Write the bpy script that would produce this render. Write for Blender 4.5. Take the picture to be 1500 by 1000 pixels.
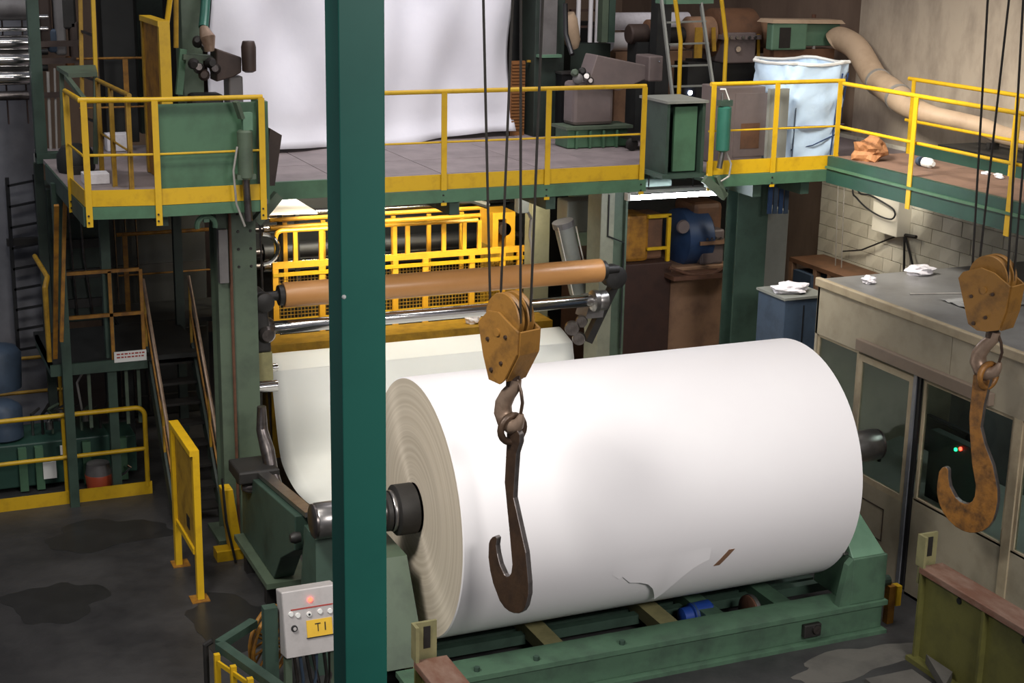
import bpy, bmesh, math, random
from mathutils import Vector, Matrix
random.seed(7)
for o in list(bpy.data.objects): bpy.data.objects.remove(o)
S = bpy.context.scene
COL = S.collection
PI = math.pi

# ------------------------------------------------------------------ camera
FPX = 2252.7
YAW, PIT, ROL = math.radians(23.57), math.radians(15.19), math.radians(-1.05)
FW = Vector((math.sin(YAW)*math.cos(PIT), math.cos(YAW)*math.cos(PIT), -math.sin(PIT)))
_rt = Vector((math.cos(YAW), -math.sin(YAW), 0)); _dn = FW.cross(_rt)
RT = _rt*math.cos(ROL) + _dn*math.sin(ROL)
DN = -_rt*math.sin(ROL) + _dn*math.cos(ROL)
CAM = Vector((0, 0, 7.0))
cd = bpy.data.cameras.new('camera'); cam = bpy.data.objects.new('camera', cd); COL.objects.link(cam)
cd.sensor_width = 36; cd.lens = FPX/1500*36; cd.clip_start = .1; cd.clip_end = 200
up, bk = -DN, -FW
cam.matrix_world = Matrix(((RT.x, up.x, bk.x, 0), (RT.y, up.y, bk.y, 0), (RT.z, up.z, bk.z, 7), (0, 0, 0, 1)))
S.camera = cam

# ------------------------------------------------------------------ world, unseen hall lights, exposure
w = bpy.data.worlds.new('hall_air'); S.world = w; w.use_nodes = True
w.node_tree.nodes['Background'].inputs[0].default_value = (.85, .87, 1.0, 1)
w.node_tree.nodes['Background'].inputs[1].default_value = .14
def area(name, loc, target, sx, sy, power, col=(1, .97, .92), spread=180):
    l = bpy.data.lights.new(name, 'AREA'); l.shape = 'RECTANGLE'; l.size = sx; l.size_y = sy
    l.energy = power; l.color = col; l.spread = math.radians(spread)
    o = bpy.data.objects.new(name, l); COL.objects.link(o); o.location = loc
    o.rotation_euler = (Vector(target)-Vector(loc)).to_track_quat('-Z', 'Y').to_euler()
    return o
area('unseen_hall_light', (9.6, 10.6, 11.5), (8.4, 12.8, 1), 3.0, 2.0, 78, (1, .965, .93), 110)
area('unseen_hall_light', (-.6, 9.0, 9.5), (4.9, 13.2, 1.6), 2.4, 1.6, 112, (1, .965, .92), 60)  # added fill, aimed at the layered left end of the roll
area('unseen_hall_light', (6.5, -1.0, 9.0), (7.4, 12.0, 1.8), 4.0, 2.0, 215, (1, .96, .93), 75)  # unseen front fill behind the camera, for the column and roll front
area('unseen_hall_light', (7.0, 16.6, 10.5), (7.2, 19.4, 5), 3.5, 1.0, 165, (1, .95, .97), 120)
area('unseen_hall_light', (11.0, 13.0, 11), (12.8, 15.2, 4), 2, 1.2, 65, (1, .93, .85), 130)
area('unseen_hall_light', (7.4, 13.6, 7.6), (13.3, 15.6, 3.2), 1.4, .8, 80, (1, .94, .84), 62)  # added light hovering mid-hall, brightens the pale block wall
area('unseen_hall_light', (2.0, 12.0, 11), (2.6, 16.0, 4), 1.5, 1.2, 50, (1, .95, .88), 70)
area('unseen_hall_light', (.2, 18.0, 9.5), (.6, 21.0, 4), 1.5, .8, 45, (.95, .96, 1), 100)  # put in to lift the dark grey wall on the left
vs = S.view_settings
vs.view_transform = 'Standard'; vs.look = 'None'; vs.gamma = 1; vs.use_curve_mapping = False; vs.exposure = .12

# ------------------------------------------------------------------ helpers
def ray(x, y): return FW + RT*((x-750)/FPX) + DN*((y-500)/FPX)
def at(x, y, X=None, Y=None, Z=None):
    d = ray(x, y)
    t = (X-CAM.x)/d.x if X is not None else (Y-CAM.y)/d.y if Y is not None else (Z-CAM.z)/d.z
    return CAM + d*t
def lin(h):
    h = h.lstrip('#'); r = [int(h[i:i+2], 16)/255 for i in (0, 2, 4)]
    return tuple(c/12.92 if c <= .04045 else ((c+.055)/1.055)**2.4 for c in r)+(1,)
MATS = {}
def pm(name, col, rough=.5, metal=0., dirt=None, amt=.5, scale=4., bump=0., bscale=40., stretch=(1, 1, 1), emit=None, es=0., spec=.5, lo=.45):
    m = bpy.data.materials.new(name); m.use_nodes = True; nt = m.node_tree; N = nt.nodes; L = nt.links
    b = N['Principled BSDF']; b.inputs['Roughness'].default_value = rough; b.inputs['Metallic'].default_value = metal
    b.inputs['Specular IOR Level'].default_value = spec
    b.inputs['Base Color'].default_value = lin(col)
    if dirt or bump:
        tc = N.new('ShaderNodeTexCoord'); mp = N.new('ShaderNodeMapping'); mp.inputs['Scale'].default_value = stretch
        L.new(tc.outputs['Object'], mp.inputs[0])
    if dirt:
        n = N.new('ShaderNodeTexNoise'); n.inputs['Scale'].default_value = scale; n.inputs['Detail'].default_value = 7; n.inputs['Roughness'].default_value = .65
        L.new(mp.outputs[0], n.inputs['Vector'])
        r = N.new('ShaderNodeValToRGB'); r.color_ramp.elements[0].position = lo; r.color_ramp.elements[1].position = lo+.3
        r.color_ramp.elements[0].color = (0, 0, 0, 1); r.color_ramp.elements[1].color = (amt, amt, amt, 1)
        L.new(n.outputs[0], r.inputs[0])
        x = N.new('ShaderNodeMix'); x.data_type = 'RGBA'; x.inputs[6].default_value = lin(col); x.inputs[7].default_value = lin(dirt)
        L.new(r.outputs[0], x.inputs[0]); L.new(x.outputs[2], b.inputs['Base Color'])
    if bump:
        n2 = N.new('ShaderNodeTexNoise'); n2.inputs['Scale'].default_value = bscale; n2.inputs['Detail'].default_value = 4
        L.new(mp.outputs[0], n2.inputs['Vector'])
        bp = N.new('ShaderNodeBump'); bp.inputs['Strength'].default_value = bump; bp.inputs['Distance'].default_value = .02
        L.new(n2.outputs[0], bp.inputs['Height']); L.new(bp.outputs[0], b.inputs['Normal'])
    if emit:
        b.inputs['Emission Color'].default_value = lin(emit); b.inputs['Emission Strength'].default_value = es
    MATS[name] = m
    return m
pm('floor', '#3c3b3b', .45, 0, '#1e1e20', .95, .8, .25, 9, lo=.38)
pm('floor_pale', '#55524d', .6, 0, '#3a3836', .8, 2.5, .2, 9)
pm('stain', '#232323', .35, 0, '#313131', .6, 3)
pm('post_green', '#1f695b', .42, 0, '#165c50', .6, 1.2)
pm('green', '#476a50', .5, 0, '#334936', .7, 2.5)
pm('green_dark', '#33473c', .55, 0, '#1c2a22', .8, 3)
pm('green_deep', '#24453a', .5, 0, '#1a302a', .6, 3)
pm('green_frame', '#4d5b4a', .55, 0, '#343c34', .7, 3)
pm('green_cradle', '#496550', .5, 0, '#333f38', .75, 3, .1, 30)
pm('green_light', '#5c7d66', .5, 0, '#3e6049', .5, 3)
pm('olive', '#5c5a2c', .55, 0, '#38371f', .7, 2.5, .1, 20)
pm('olive_pale', '#85805a', .55, 0, '#4b4a34', .6, 4)
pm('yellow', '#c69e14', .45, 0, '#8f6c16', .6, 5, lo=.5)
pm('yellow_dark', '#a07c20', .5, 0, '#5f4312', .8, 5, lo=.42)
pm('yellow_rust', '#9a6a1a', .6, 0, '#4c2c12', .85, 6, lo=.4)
pm('yellow_warm', '#d6a02a', .4, 0, '#b07c1c', .5, 5)
pm('crane', '#8c632a', .5, 0, '#46301c', .85, 5, .15, 30, lo=.48)
pm('crane_dark', '#4c3a2c', .42, .35, '#2a2220', .8, 5, .15, 30, lo=.42)
pm('hook_worn', '#94642a', .5, .1, '#33261e', .95, 7, .2, 30, lo=.40)
pm('hook_edge', '#76706e', .35, .7, '#3c3430', .7, 9)
pm('hook_steel', '#9a8472', .42, .5, '#5c4434', .7, 6)
pm('rope', '#26221e', .6, .3)
pm('paper', '#e2dfe0', .62, 0, '#e6e4e4', .5, 1.2, spec=.3)
pm('paper_web', '#edeee8', .6, 0, '#e4e6e2', .5, 1, spec=.3)
pm('sheet', '#dfdfe6', .45, 0, '#d2d3dc', .5, 1.4, .35, 3.2, spec=.35)
pm('crumpled', '#dcd8dc', .7, 0, '#b5b0b4', .5, 20)
pm('crumpled_brown', '#a5724a', .7, 0, '#8c5a2c', .5, 20)
pm('steel', '#c9c7c6', .16, 1.0)
pm('steel_dark', '#6a6462', .3, .9, '#2c2827', .7, 9)
pm('steel_mid', '#8b8886', .3, .9, '#5c5856', .6, 8)
pm('iron', '#2b2927', .55, .3, '#181716', .7, 5)
pm('iron_brown', '#3e312b', .55, .2, '#221c1a', .7, 4)
pm('black', '#121214', .5)
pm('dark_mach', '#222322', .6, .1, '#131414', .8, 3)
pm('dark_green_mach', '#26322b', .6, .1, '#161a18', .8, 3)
pm('grey_mach', '#6b6867', .5, .15, '#4a4746', .6, 3)
pm('grey_taupe', '#6f6360', .5, .1, '#57504e', .6, 3)
pm('grey_panel', '#7d7f78', .5, 0, '#62645e', .6, 2)
pm('grey_wall', '#6b6b70', .75, 0, '#4a4a4e', .7, 1.5, .1, 10)
pm('brown_mach', '#6a4a34', .6, .05, '#3a2a20', .8, 3, .15, 20)
pm('brown_dark', '#3a241b', .6, .05, '#241712', .8, 3, .15, 20)
pm('tan_mach', '#8b6b52', .55, .05, '#5a4336', .7, 3)
pm('rust', '#5a3a28', .75, .05, '#36231a', .8, 5, .2, 30)
pm('rust_timber', '#6c4a3a', .65, 0, '#8f7a6c', .8, 5, .2, 25, stretch=(1, .4, 1), lo=.42)
pm('wall_beige', '#a99c8b', .85, 0, '#83776a', .8, 3.0, .12, 12, stretch=(1, 1, .45), lo=.42)
pm('wall_brown', '#85705f', .85, 0, '#5f4c40', .75, 1.1, .12, 12, stretch=(1, 1, .35), lo=.42)
pm('wall_block', '#d2ccba', .8, 0, '#a39b88', .7, 2.5, .12, 18, lo=.45)
pm('mortar', '#a09986', .9)
pm('cabin', '#9d9480', .55, 0, '#7c7260', .7, 2.2, .05, 12, lo=.45)
pm('cabin_roof', '#7d7c7a', .32, 0, '#5e5c58', .7, 1.6, .1, 6)
pm('cabin_trim', '#a89a80', .5, 0, '#7a6a55', .6, 4)
pm('cabin_ledge', '#7d6e60', .5, 0, '#6e6055', .6, 4)
pm('steel_strip', '#8d8f95', .35, .5, '#5e6066', .5, 5)
pm('deck', '#857a7a', .6, 0, '#5e5657', .75, 1.8, .1, 14, lo=.42)
pm('deck_brown', '#7d6252', .7, 0, '#5a463c', .7, 3, .1, 14)
pm('blue_bag', '#c6def4', .5, 0, '#b0cae6', .4, 4, .4, 7)
pm('blue_band', '#1e3358', .5)
pm('bag_inside', '#5a4a5c', .7)
pm('blue_motor', '#1d3f8c', .45, .1, '#122552', .6, 5)
pm('blue_mach', '#2c4468', .5, .1, '#182536', .7, 3)
pm('blue_dull', '#3b4a5c', .55, .1, '#232c38', .7, 4)
pm('teal_cyl', '#2a5e50', .4, .1, '#174a3e', .5, 5)
pm('kraft', '#b98550', .36, 0, '#a87642', .5, 2)
pm('white', '#d8d8d4', .5)
pm('sign_red', '#9c3b34', .6)
pm('orange', '#a8482c', .5)
pm('orange_grille', '#7c4f24', .55, 0, '#5a3416', .6, 5)
pm('control', '#b3aeac', .45, .15, '#8f8a88', .5, 6)
pm('label_yellow', '#e0b43a', .45, 0, '#caa030', .5, 9)
pm('ink', '#2c2416', .6)
pm('led_red', '#ff4030', .4, emit='#ff3020', es=12)
pm('led_green', '#30e090', .4, emit='#20e080', es=4)
pm('led_blue', '#e8f0ff', .4, emit='#c8d8ff', es=25)
pm('tube_light', '#ffffff', .4, emit='#eef2ff', es=70)
pm('warm_tube', '#ffffff', .4, emit='#ffe6b0', es=4)
pm('tape', '#7c5c46', .5)
pm('pipe_beige', '#b29a80', .6, 0, '#8f7860', .6, 3, .1, 12)
pm('pipe_grey', '#98948e', .5, .2, '#6e6a64', .6, 4)
pm('box_white', '#cfc9ba', .5)
pm('frame_pale', '#7f7f6c', .55, 0, '#5a5a4c', .6, 4)
pm('film', '#a4a4a2', .1, 0, '#8a8a88', .5, 4, spec=.8)
g = pm('glass', '#23302e', .06, 0); gb = g.node_tree.nodes['Principled BSDF']
gb.inputs['Transmission Weight'].default_value = 1; gb.inputs['IOR'].default_value = 1.2; gb.inputs['Base Color'].default_value = (.72, .84, .8, 1); gb.inputs['Roughness'].default_value = 0
# layered end of the roll: fine rings around the spool axis
m = pm('paper_end', '#a39a88', .7, 0); nt = m.node_tree; N = nt.nodes; L = nt.links; b = N['Principled BSDF']
tc = N.new('ShaderNodeTexCoord'); sx = N.new('ShaderNodeSeparateXYZ'); L.new(tc.outputs['Object'], sx.inputs[0])
cx = N.new('ShaderNodeCombineXYZ'); L.new(sx.outputs[1], cx.inputs[1]); L.new(sx.outputs[2], cx.inputs[2])
ln = N.new('ShaderNodeVectorMath'); ln.operation = 'LENGTH'; L.new(cx.outputs[0], ln.inputs[0])
nz = N.new('ShaderNodeTexNoise'); nz.noise_dimensions = '1D'; nz.inputs['Scale'].default_value = 26; nz.inputs['Detail'].default_value = 6; L.new(ln.outputs['Value'], nz.inputs['W'])
rp = N.new('ShaderNodeValToRGB'); rp.color_ramp.elements[0].color = lin('#cabda8'); rp.color_ramp.elements[1].color = lin('#d8ccb8'); rp.color_ramp.elements[0].position = .38; rp.color_ramp.elements[1].position = .62
L.new(nz.outputs[0], rp.inputs[0]); L.new(rp.outputs[0], b.inputs['Base Color'])
bp = N.new('ShaderNodeBump'); bp.inputs['Strength'].default_value = .25; bp.inputs['Distance'].default_value = .003; L.new(nz.outputs[0], bp.inputs['Height']); L.new(bp.outputs[0], b.inputs['Normal'])
tg = N.new('ShaderNodeTangent'); tg.direction_type = 'RADIAL'; tg.axis = 'X'; L.new(tg.outputs[0], b.inputs['Tangent'])
b.inputs['Anisotropic'].default_value = .9; b.inputs['Metallic'].default_value = .12; b.inputs['Roughness'].default_value = .45

W = {}
class MB:
    def __init__(s): s.v = []; s.f = []
    def add(s, vs, fs):
        k = len(s.v); s.v += [Vector(p) for p in vs]; s.f += [tuple(i+k for i in f) for f in fs]; return s
    def box(s, x0, x1, y0, y1, z0, z1):
        return s.add([(x, y, z) for z in (z0, z1) for y in (y0, y1) for x in (x0, x1)], [(0, 2, 3, 1), (4, 5, 7, 6), (0, 1, 5, 4), (2, 6, 7, 3), (0, 4, 6, 2), (1, 3, 7, 5)])
    def hull8(s, lo, hi):       # two quads given in order
        return s.add(list(lo)+list(hi), [(3, 2, 1, 0), (4, 5, 6, 7)]+[(i, (i+1) % 4, 4+(i+1) % 4, 4+i) for i in range(4)])
    def ext(s, pts, vec):       # extrude a polygon
        n = len(pts); v = Vector(vec)
        return s.add([Vector(p) for p in pts]+[Vector(p)+v for p in pts], [tuple(range(n))[::-1], tuple(range(n, 2*n))]+[(i, (i+1) % n, n+(i+1) % n, n+i) for i in range(n)])
    def bar(s, p0, p1, wd, ht, upv=(0, 0, 1)):
        p0, p1 = Vector(p0), Vector(p1); d = (p1-p0).normalized(); u = Vector(upv)
        a = d.cross(u)
        if a.length < 1e-3: a = d.cross(Vector((0, 1, 0)))
        a.normalize(); c = a.cross(d).normalized()
        q = [a*(sx*wd/2)+c*(sz*ht/2) for sx, sz in ((-1, -1), (1, -1), (1, 1), (-1, 1))]
        return s.hull8([p0+k for k in q], [p1+k for k in q])
    def tube(s, pts, r, n=8, closed=False):
        pts = [Vector(p) for p in pts]; m = len(pts); rings = []
        ref = None
        for i, p in enumerate(pts):
            a = pts[i]-pts[i-1] if (i > 0 or closed) else pts[1]-pts[0]
            c = pts[(i+1) % m]-p if (i < m-1 or closed) else p-pts[i-1]
            t = (a.normalized()+c.normalized()); t = t.normalized() if t.length > 1e-6 else a.normalized()
            if ref is None:
                ref = t.cross(Vector((0, 0, 1)));
                if ref.length < .05: ref = t.cross(Vector((1, 0, 0)))
                ref.normalize()
            ref = (ref-t*ref.dot(t)).normalized(); o = t.cross(ref)
            k = 1/max(.35, math.sqrt(max(.05, (1+a.normalized().dot(c.normalized()))/2))) if 0 < i < m-1 else 1
            rr = r[i] if isinstance(r, (list, tuple)) else r
            rings.append([p+(ref*math.cos(2*PI*j/n)+o*math.sin(2*PI*j/n))*rr*min(k, 1.5) for j in range(n)])
        vs = [q for ri in rings for q in ri]; fs = []
        for i in range(m if closed else m-1):
            for j in range(n):
                A = i*n; B = ((i+1) % m)*n; fs.append((A+j, A+(j+1) % n, B+(j+1) % n, B+j))
        if not closed: fs += [tuple(range(n))[::-1], tuple(range((m-1)*n, m*n))]
        return s.add(vs, fs)
    def cyl(s, p0, p1, r, n=16, r1=None):
        return s.tube([p0, p1], [r, r if r1 is None else r1], n)
    def lathe(s, prof, p0, axis, n=24, caps=True):   # prof: (distance along axis, radius)
        ax = Vector(axis).normalized(); a = ax.cross(Vector((0, 0, 1)))
        if a.length < .05: a = ax.cross(Vector((0, 1, 0)))
        a.normalize(); c = ax.cross(a); p0 = Vector(p0); m = len(prof)
        vs = [p0+ax*h+(a*math.cos(2*PI*j/n)+c*math.sin(2*PI*j/n))*r for h, r in prof for j in range(n)]
        fs = [(i*n+j, i*n+(j+1) % n, (i+1)*n+(j+1) % n, (i+1)*n+j) for i in range(m-1) for j in range(n)]
        if caps: fs += [tuple(range(n))[::-1], tuple(range((m-1)*n, m*n))]
        return s.add(vs, fs)
    def rot(s, ang, c):
        M = Matrix.Rotation(ang, 3, 'Z'); c = Vector(c)
        s.v = [M @ (p-c)+c for p in s.v]; return s
    def xf(s, M): s.v = [M @ p for p in s.v]; return s
    def obj(s, name, mat, parent=None, smooth=False, bevel=0., label=None, cat=None, group=None, kind=None):
        me = bpy.data.meshes.new(name)
        lo = Vector([min(p[i] for p in s.v) for i in range(3)]); hi = Vector([max(p[i] for p in s.v) for i in range(3)])
        c = (lo+hi)/2
        if parent is None: c.z = lo.z
        me.from_pydata([p-c for p in s.v], [], s.f)
        bm = bmesh.new(); bm.from_mesh(me); bmesh.ops.recalc_face_normals(bm, faces=bm.faces); bm.to_mesh(me); bm.free()
        me.materials.append(MATS[mat])
        if smooth:
            me.polygons.foreach_set('use_smooth', [True]*len(me.polygons)); me.set_sharp_from_angle(angle=math.radians(40))
        o = bpy.data.objects.new(name, me); COL.objects.link(o); o.location = c
        if parent is not None:
            o.parent = parent; o.matrix_parent_inverse = Matrix.Translation(-W[parent.name])
        W[o.name] = c.copy()
        if bevel:
            bv = o.modifiers.new('bevel', 'BEVEL'); bv.width = bevel; bv.segments = 2; bv.limit_method = 'ANGLE'
        if label: o['label'] = label
        if cat: o['category'] = cat
        if group: o['group'] = group
        if kind: o['kind'] = kind
        return o
def thing(name, loc, label, cat, group=None, kind=None):
    o = bpy.data.objects.new(name, None); COL.objects.link(o); o.location = loc; o.empty_display_size = .1
    W[o.name] = Vector(loc); o['label'] = label
    if cat: o['category'] = cat
    if group: o['group'] = group
    if kind: o['kind'] = kind
    return o
def dup(root, delta, label=None):
    def cp(o, par):
        c = o.copy(); COL.objects.link(c); c.parent = par
        W[c.name] = W[o.name]+Vector(delta)
        for ch in list(o.children): cp(ch, c)
        return c
    kids = list(root.children)
    r = root.copy(); COL.objects.link(r); r.location = root.location+Vector(delta); W[r.name] = W[root.name]+Vector(delta)
    for k in kids: cp(k, r)
    if label: r['label'] = label
    return r
def lerp(a, b, t): return Vector(a)*(1-t)+Vector(b)*t
def arc(c, r, a0, a1, n, u, v): return [Vector(c)+Vector(u)*r*math.cos(a0+(a1-a0)*i/n)+Vector(v)*r*math.sin(a0+(a1-a0)*i/n) for i in range(n+1)]

def cr(P, n=6):
    o = []
    for i in range(len(P)-1):
        p0, p1, p2, p3 = P[max(i-1, 0)], P[i], P[i+1], P[min(i+2, len(P)-1)]
        for k in range(n):
            s_ = k/n; o.append(.5*((2*p1)+(p2-p0)*s_+(2*p0-5*p1+4*p2-p3)*s_**2+(3*p1-p0-3*p2+p3)*s_**3))
    return o+[P[-1]]

# ================================================================== THE HALL
MB().box(-4, 14.2, 4, 26, -.2, 0).obj('floor', 'floor', label='dark stained concrete hall floor', kind='structure')
MB().box(-4, 14.2, 26, 26.3, 0, 12).obj('wall_back', 'wall_brown', label='dirty brown back wall of the hall', kind='structure')
wr = MB().box(13.45, 13.75, 4, 26, 0, 12).obj('wall_right', 'wall_brown', label='tall side wall, plaster above and pale blocks below', kind='structure')
MB().box(13.3, 13.45, 4, 18.4, 4.15, 12).obj('plaster', 'wall_beige', wr)
MB().box(13.3, 13.45, 4, 19.0, 0, 4.15).obj('mortar_bed', 'mortar', wr)
blk = None
for r in range(10):
    z0 = 2.15+r*.2
    k = 0; y = 19.0-(0 if r % 2 else .2)
    if r % 2 == 0:
        MB().box(13.275, 13.3, 18.806, 19.0, z0+.004, z0+.196).obj('block', 'wall_block', wr)
    while y-.4 > 12.4:
        if blk is None:
            blk = MB().box(13.275, 13.3, y-.396, y-.004, z0+.004, z0+.196).obj('block', 'wall_block', wr)
            base = (y, z0)
        else:
            c = blk.copy(); COL.objects.link(c); c.location = blk.location+Vector((random.uniform(-.004, .004), y-base[0], z0-base[1]))
        y -= .4
MB().box(13.27, 13.3, 12.2, 19.0, 0, 2.14).obj('render_coat', 'wall_brown', wr)
MB().box(-4, 2.35, 21.2, 21.4, 0, 8).obj('wall_left', 'grey_wall', label='grey concrete wall behind the black ladder', kind='structure')

# upper floor (mezzanine)
dk = thing('floor_upper', (8, 18, 4.1), 'mezzanine deck of worn steel plates', None, kind='structure')
def deckplates(xs, ys, mat='deck'):
    for i in range(len(xs)-1):
        for j in range(len(ys)-1):
            MB().box(xs[i]+.004, xs[i+1]-.004, ys[j]+.004, ys[j+1]-.004, 4.06, 4.1+random.uniform(0, .004)).obj('deck_plate', mat, dk)
deckplates([5.2, 6.5, 7.8, 8.65], [16.04, 16.9])
deckplates([4.15, 5.2, 6.5, 7.8, 8.65], [17.1, 18.2, 19.4, 20.6, 22])
deckplates([5.2, 6.5, 7.8, 8.65], [16.9, 17.1])
deckplates([8.65, 9.9, 11.2, 12.0, 13.25], [16.9, 18.2, 19.4, 20.6, 22])
deckplates([9.5, 10.5, 11.42], [16.04, 16.9])
for a, b_ in (((5.2, 16, 4.03), (8.66, 16, 4.03)), ((9.5, 16, 4.03), (11.42, 16, 4.03))):
    MB().box(a[0], b_[0], 15.96, 16.04, 3.965, 4.105).obj('edge_beam', 'green', dk)
MB().box(4.15, 5.2, 17.04, 17.1, 3.9, 4.105).obj('edge_beam', 'green', dk)
MB().box(5.16, 5.24, 16.0, 17.1, 3.88, 4.1).obj('edge_beam', 'green_dark', dk)
MB().box(8.62, 9.5, 16.84, 16.9, 3.85, 4.1).obj('edge_beam', 'green_dark', dk)
for x in (6.2, 7.4, 10.2, 10.9): MB().box(x, x+.12, 16.05, 22, 3.8, 4.05).obj('joist', 'green_dark', dk)

# left platform
lp = thing('floor_left', (3, 17, 4.1), 'small steel platform with green edge at the machine end', None, kind='structure')
MB().ext([(2.2, 16.12, 4.05), (2.92, 16.02, 4.05), (4.1, 16.02, 4.05), (4.1, 20.5, 4.05), (2.2, 20.5, 4.05)], (0, 0, .05)).obj('deck_plate', 'deck', lp)
MB().bar((2.2, 16.1, 4.04), (2.92, 15.98, 4.04), .05, .13).obj('edge_beam', 'green', lp)
MB().bar((2.92, 15.98, 4.045), (4.06, 15.98, 4.045), .05, .12).obj('edge_beam', 'green', lp)
MB().bar((2.2, 16.1, 4.0), (2.2, 19.2, 4.0), .05, .2).obj('edge_beam', 'green_dark', lp)
for p in ((3.0, 16.4), (2.35, 17.6)): MB().box(p[0], p[0]+.1, p[1], 19.2, 3.8, 4.04).obj('joist', 'green_dark', lp)

# walkway along the right wall
wk = thing('floor_walkway', (11.8, 13, 4.28), 'narrow walkway with green girders along the right wall', None, kind='structure')
MB().box(11.2, 11.27, 9.6, 15.95, 3.95, 4.28).obj('girder', 'green_deep', wk)
MB().box(11.17, 11.2, 9.6, 15.95, 4.13, 4.16).obj('girder_flange', 'green', wk)
for i in range(5): MB().box(11.27, 12.38, 9.6+i*1.27+.004, 9.6+(i+1)*1.27-.004, 4.23, 4.27).obj('deck_plate', 'deck_brown', wk)
MB().box(12.38, 12.44, 9.6, 15.95, 4.12, 4.42).obj('girder', 'green_deep', wk)

# ------------------------------------------------------------------ railings
def railing(label, pts, z0, posts, cat='railing', hz=1.1, mids=(.54,), toe=(.01, .18), mat='yellow', r=.026, pw=.065, foot=.17, group=None, close=False, bolts=True, midr=.012, midmat=None):
    b = Vector(pts[0]); t = thing('guard_railing', (b.x, b.y, z0), label, cat, group)
    P = [Vector((p[0], p[1], z0+hz)) for p in pts]
    MB().tube(P, r, 10).obj('top_rail', mat, t, True)
    for m_ in mids: MB().tube([p-Vector((0, 0, hz-m_)) for p in P], midr, 8).obj('mid_rail', midmat or mat, t, True)
    if toe:
        for i in range(len(pts)-1):
            MB().bar((pts[i][0], pts[i][1], z0+(toe[0]+toe[1])/2), (pts[i+1][0], pts[i+1][1], z0+(toe[0]+toe[1])/2), .012, toe[1]-toe[0]).obj('toe_board', mat, t)
    for q in posts:
        x, y = q[:2]; ax = q[2] if len(q) > 2 else 0   # 0: face looks to -Y, 1: face looks to -X
        dx, dy = (pw, .012) if ax == 0 else (.012, pw)
        m_ = MB()
        ox, oy = (0, -.03) if ax == 0 else (-.03, 0)
        m_.box(x-dx/2+ox, x+dx/2+ox, y-dy/2+oy, y+dy/2+oy, z0-foot, z0+hz-.01)
        ex, ey = (.012, .05) if ax == 0 else (.05, .012)
        sx_ = x+ox+(dx/2-.006 if ax == 0 else .025); sy_ = y+oy+(.025 if ax == 0 else dy/2-.006)
        m_.box(sx_-ex/2, sx_+ex/2, sy_-ey/2, sy_+ey/2, z0-foot, z0+hz-.01)
        po = m_.obj('post', mat, t)
        if bolts:
            for dz in (.05, .12):
                o = Vector((x+ox-(.01 if ax == 0 else .01), y+oy-.008, z0-foot+dz))
                d = Vector((0, -.012, 0)) if ax == 0 else Vector((-.012, 0, 0))
                MB().cyl(o, o+d, .011, 6).obj('bolt', 'iron', po)
    return t
railing('yellow steel railing on the mezzanine edge in front of the hanging white sheet', [(5.25, 16), (8.63, 16)], 4.1, [(5.3, 16), (6.1, 16), (7.37, 16), (8.6, 16)])
railing('yellow steel railing in front of the pale blue bulk bag', [(9.5, 16), (11.4, 16)], 4.1, [(9.53, 16), (10.42, 16), (11.33, 16)])
railing('yellow railing of the small left platform with a green panel behind it', [(2.18, 17.02), (2.2, 16.08), (2.92, 15.96), (4.05, 15.96)], 4.1, [(2.18, 17.0), (2.23, 16.08), (2.92, 15.96), (4.03, 15.96)], foot=.2)
railing('yellow railing on the wall side of the right walkway', [(12.41, 16.04), (12.41, 9.6)], 4.1, [(12.41, 15.9, 1), (12.41, 14.0, 1), (12.41, 12.9, 1)], mids=(.58,), toe=None, foot=-.1, midr=.02, bolts=False)
railing('yellow railing on the open side of the right walkway', [(11.24, 15.78), (11.24, 9.6)], 4.1, [(11.22, 14.3, 1), (11.22, 12.62, 1), (11.22, 11.0, 1)], hz=1.09, mids=(.56,), toe=None, foot=.2, midr=.02, pw=.075, bolts=False)
railing('yellow stair-head railing inside the small left platform', [(2.68, 18.1), (2.75, 16.4)], 4.1, [(2.68, 18.0, 1), (2.71, 17.3, 1), (2.75, 16.45, 1)], toe=None, foot=0, mat='yellow_dark', mids=(.5,), bolts=False)

# floor level railings on the left
t = thing('guard_railing', (2, 18.47, 0), 'yellow floor railing with rounded corner and broad toe board by the green hydraulic unit', 'railing')
MB().tube([(.6, 18.47, 1.14), (2.98, 18.47, 1.14)]+arc((2.99, 18.47, 1.03), .11, PI/2, 0, 5, (1, 0, 0), (0, 0, 1))+[(3.1, 18.47, .1)], .03, 10).obj('top_rail', 'yellow', t, True)
MB().tube([(.6, 18.47, .6), (3.1, 18.47, .6)], .027, 10).obj('mid_rail', 'yellow', t, True)
MB().box(.6, 3.15, 18.45, 18.465, 0.0, .165).obj('toe_board', 'yellow', t)
for x in (.9, 2.12): MB().cyl((x, 18.49, 0), (x, 18.49, 1.12), .026, 10).obj('post', 'yellow', t, True)
t = thing('guard_railing', (1.6, 21.0, 0), 'dull yellow railing farther back behind the blue pump motor', 'railing')
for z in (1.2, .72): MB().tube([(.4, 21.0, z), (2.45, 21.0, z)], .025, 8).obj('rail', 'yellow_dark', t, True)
for x in (.6, 2.4): MB().cyl((x, 21.0, 0), (x, 21.0, 1.2), .025, 8).obj('post', 'yellow_dark', t, True)

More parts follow.
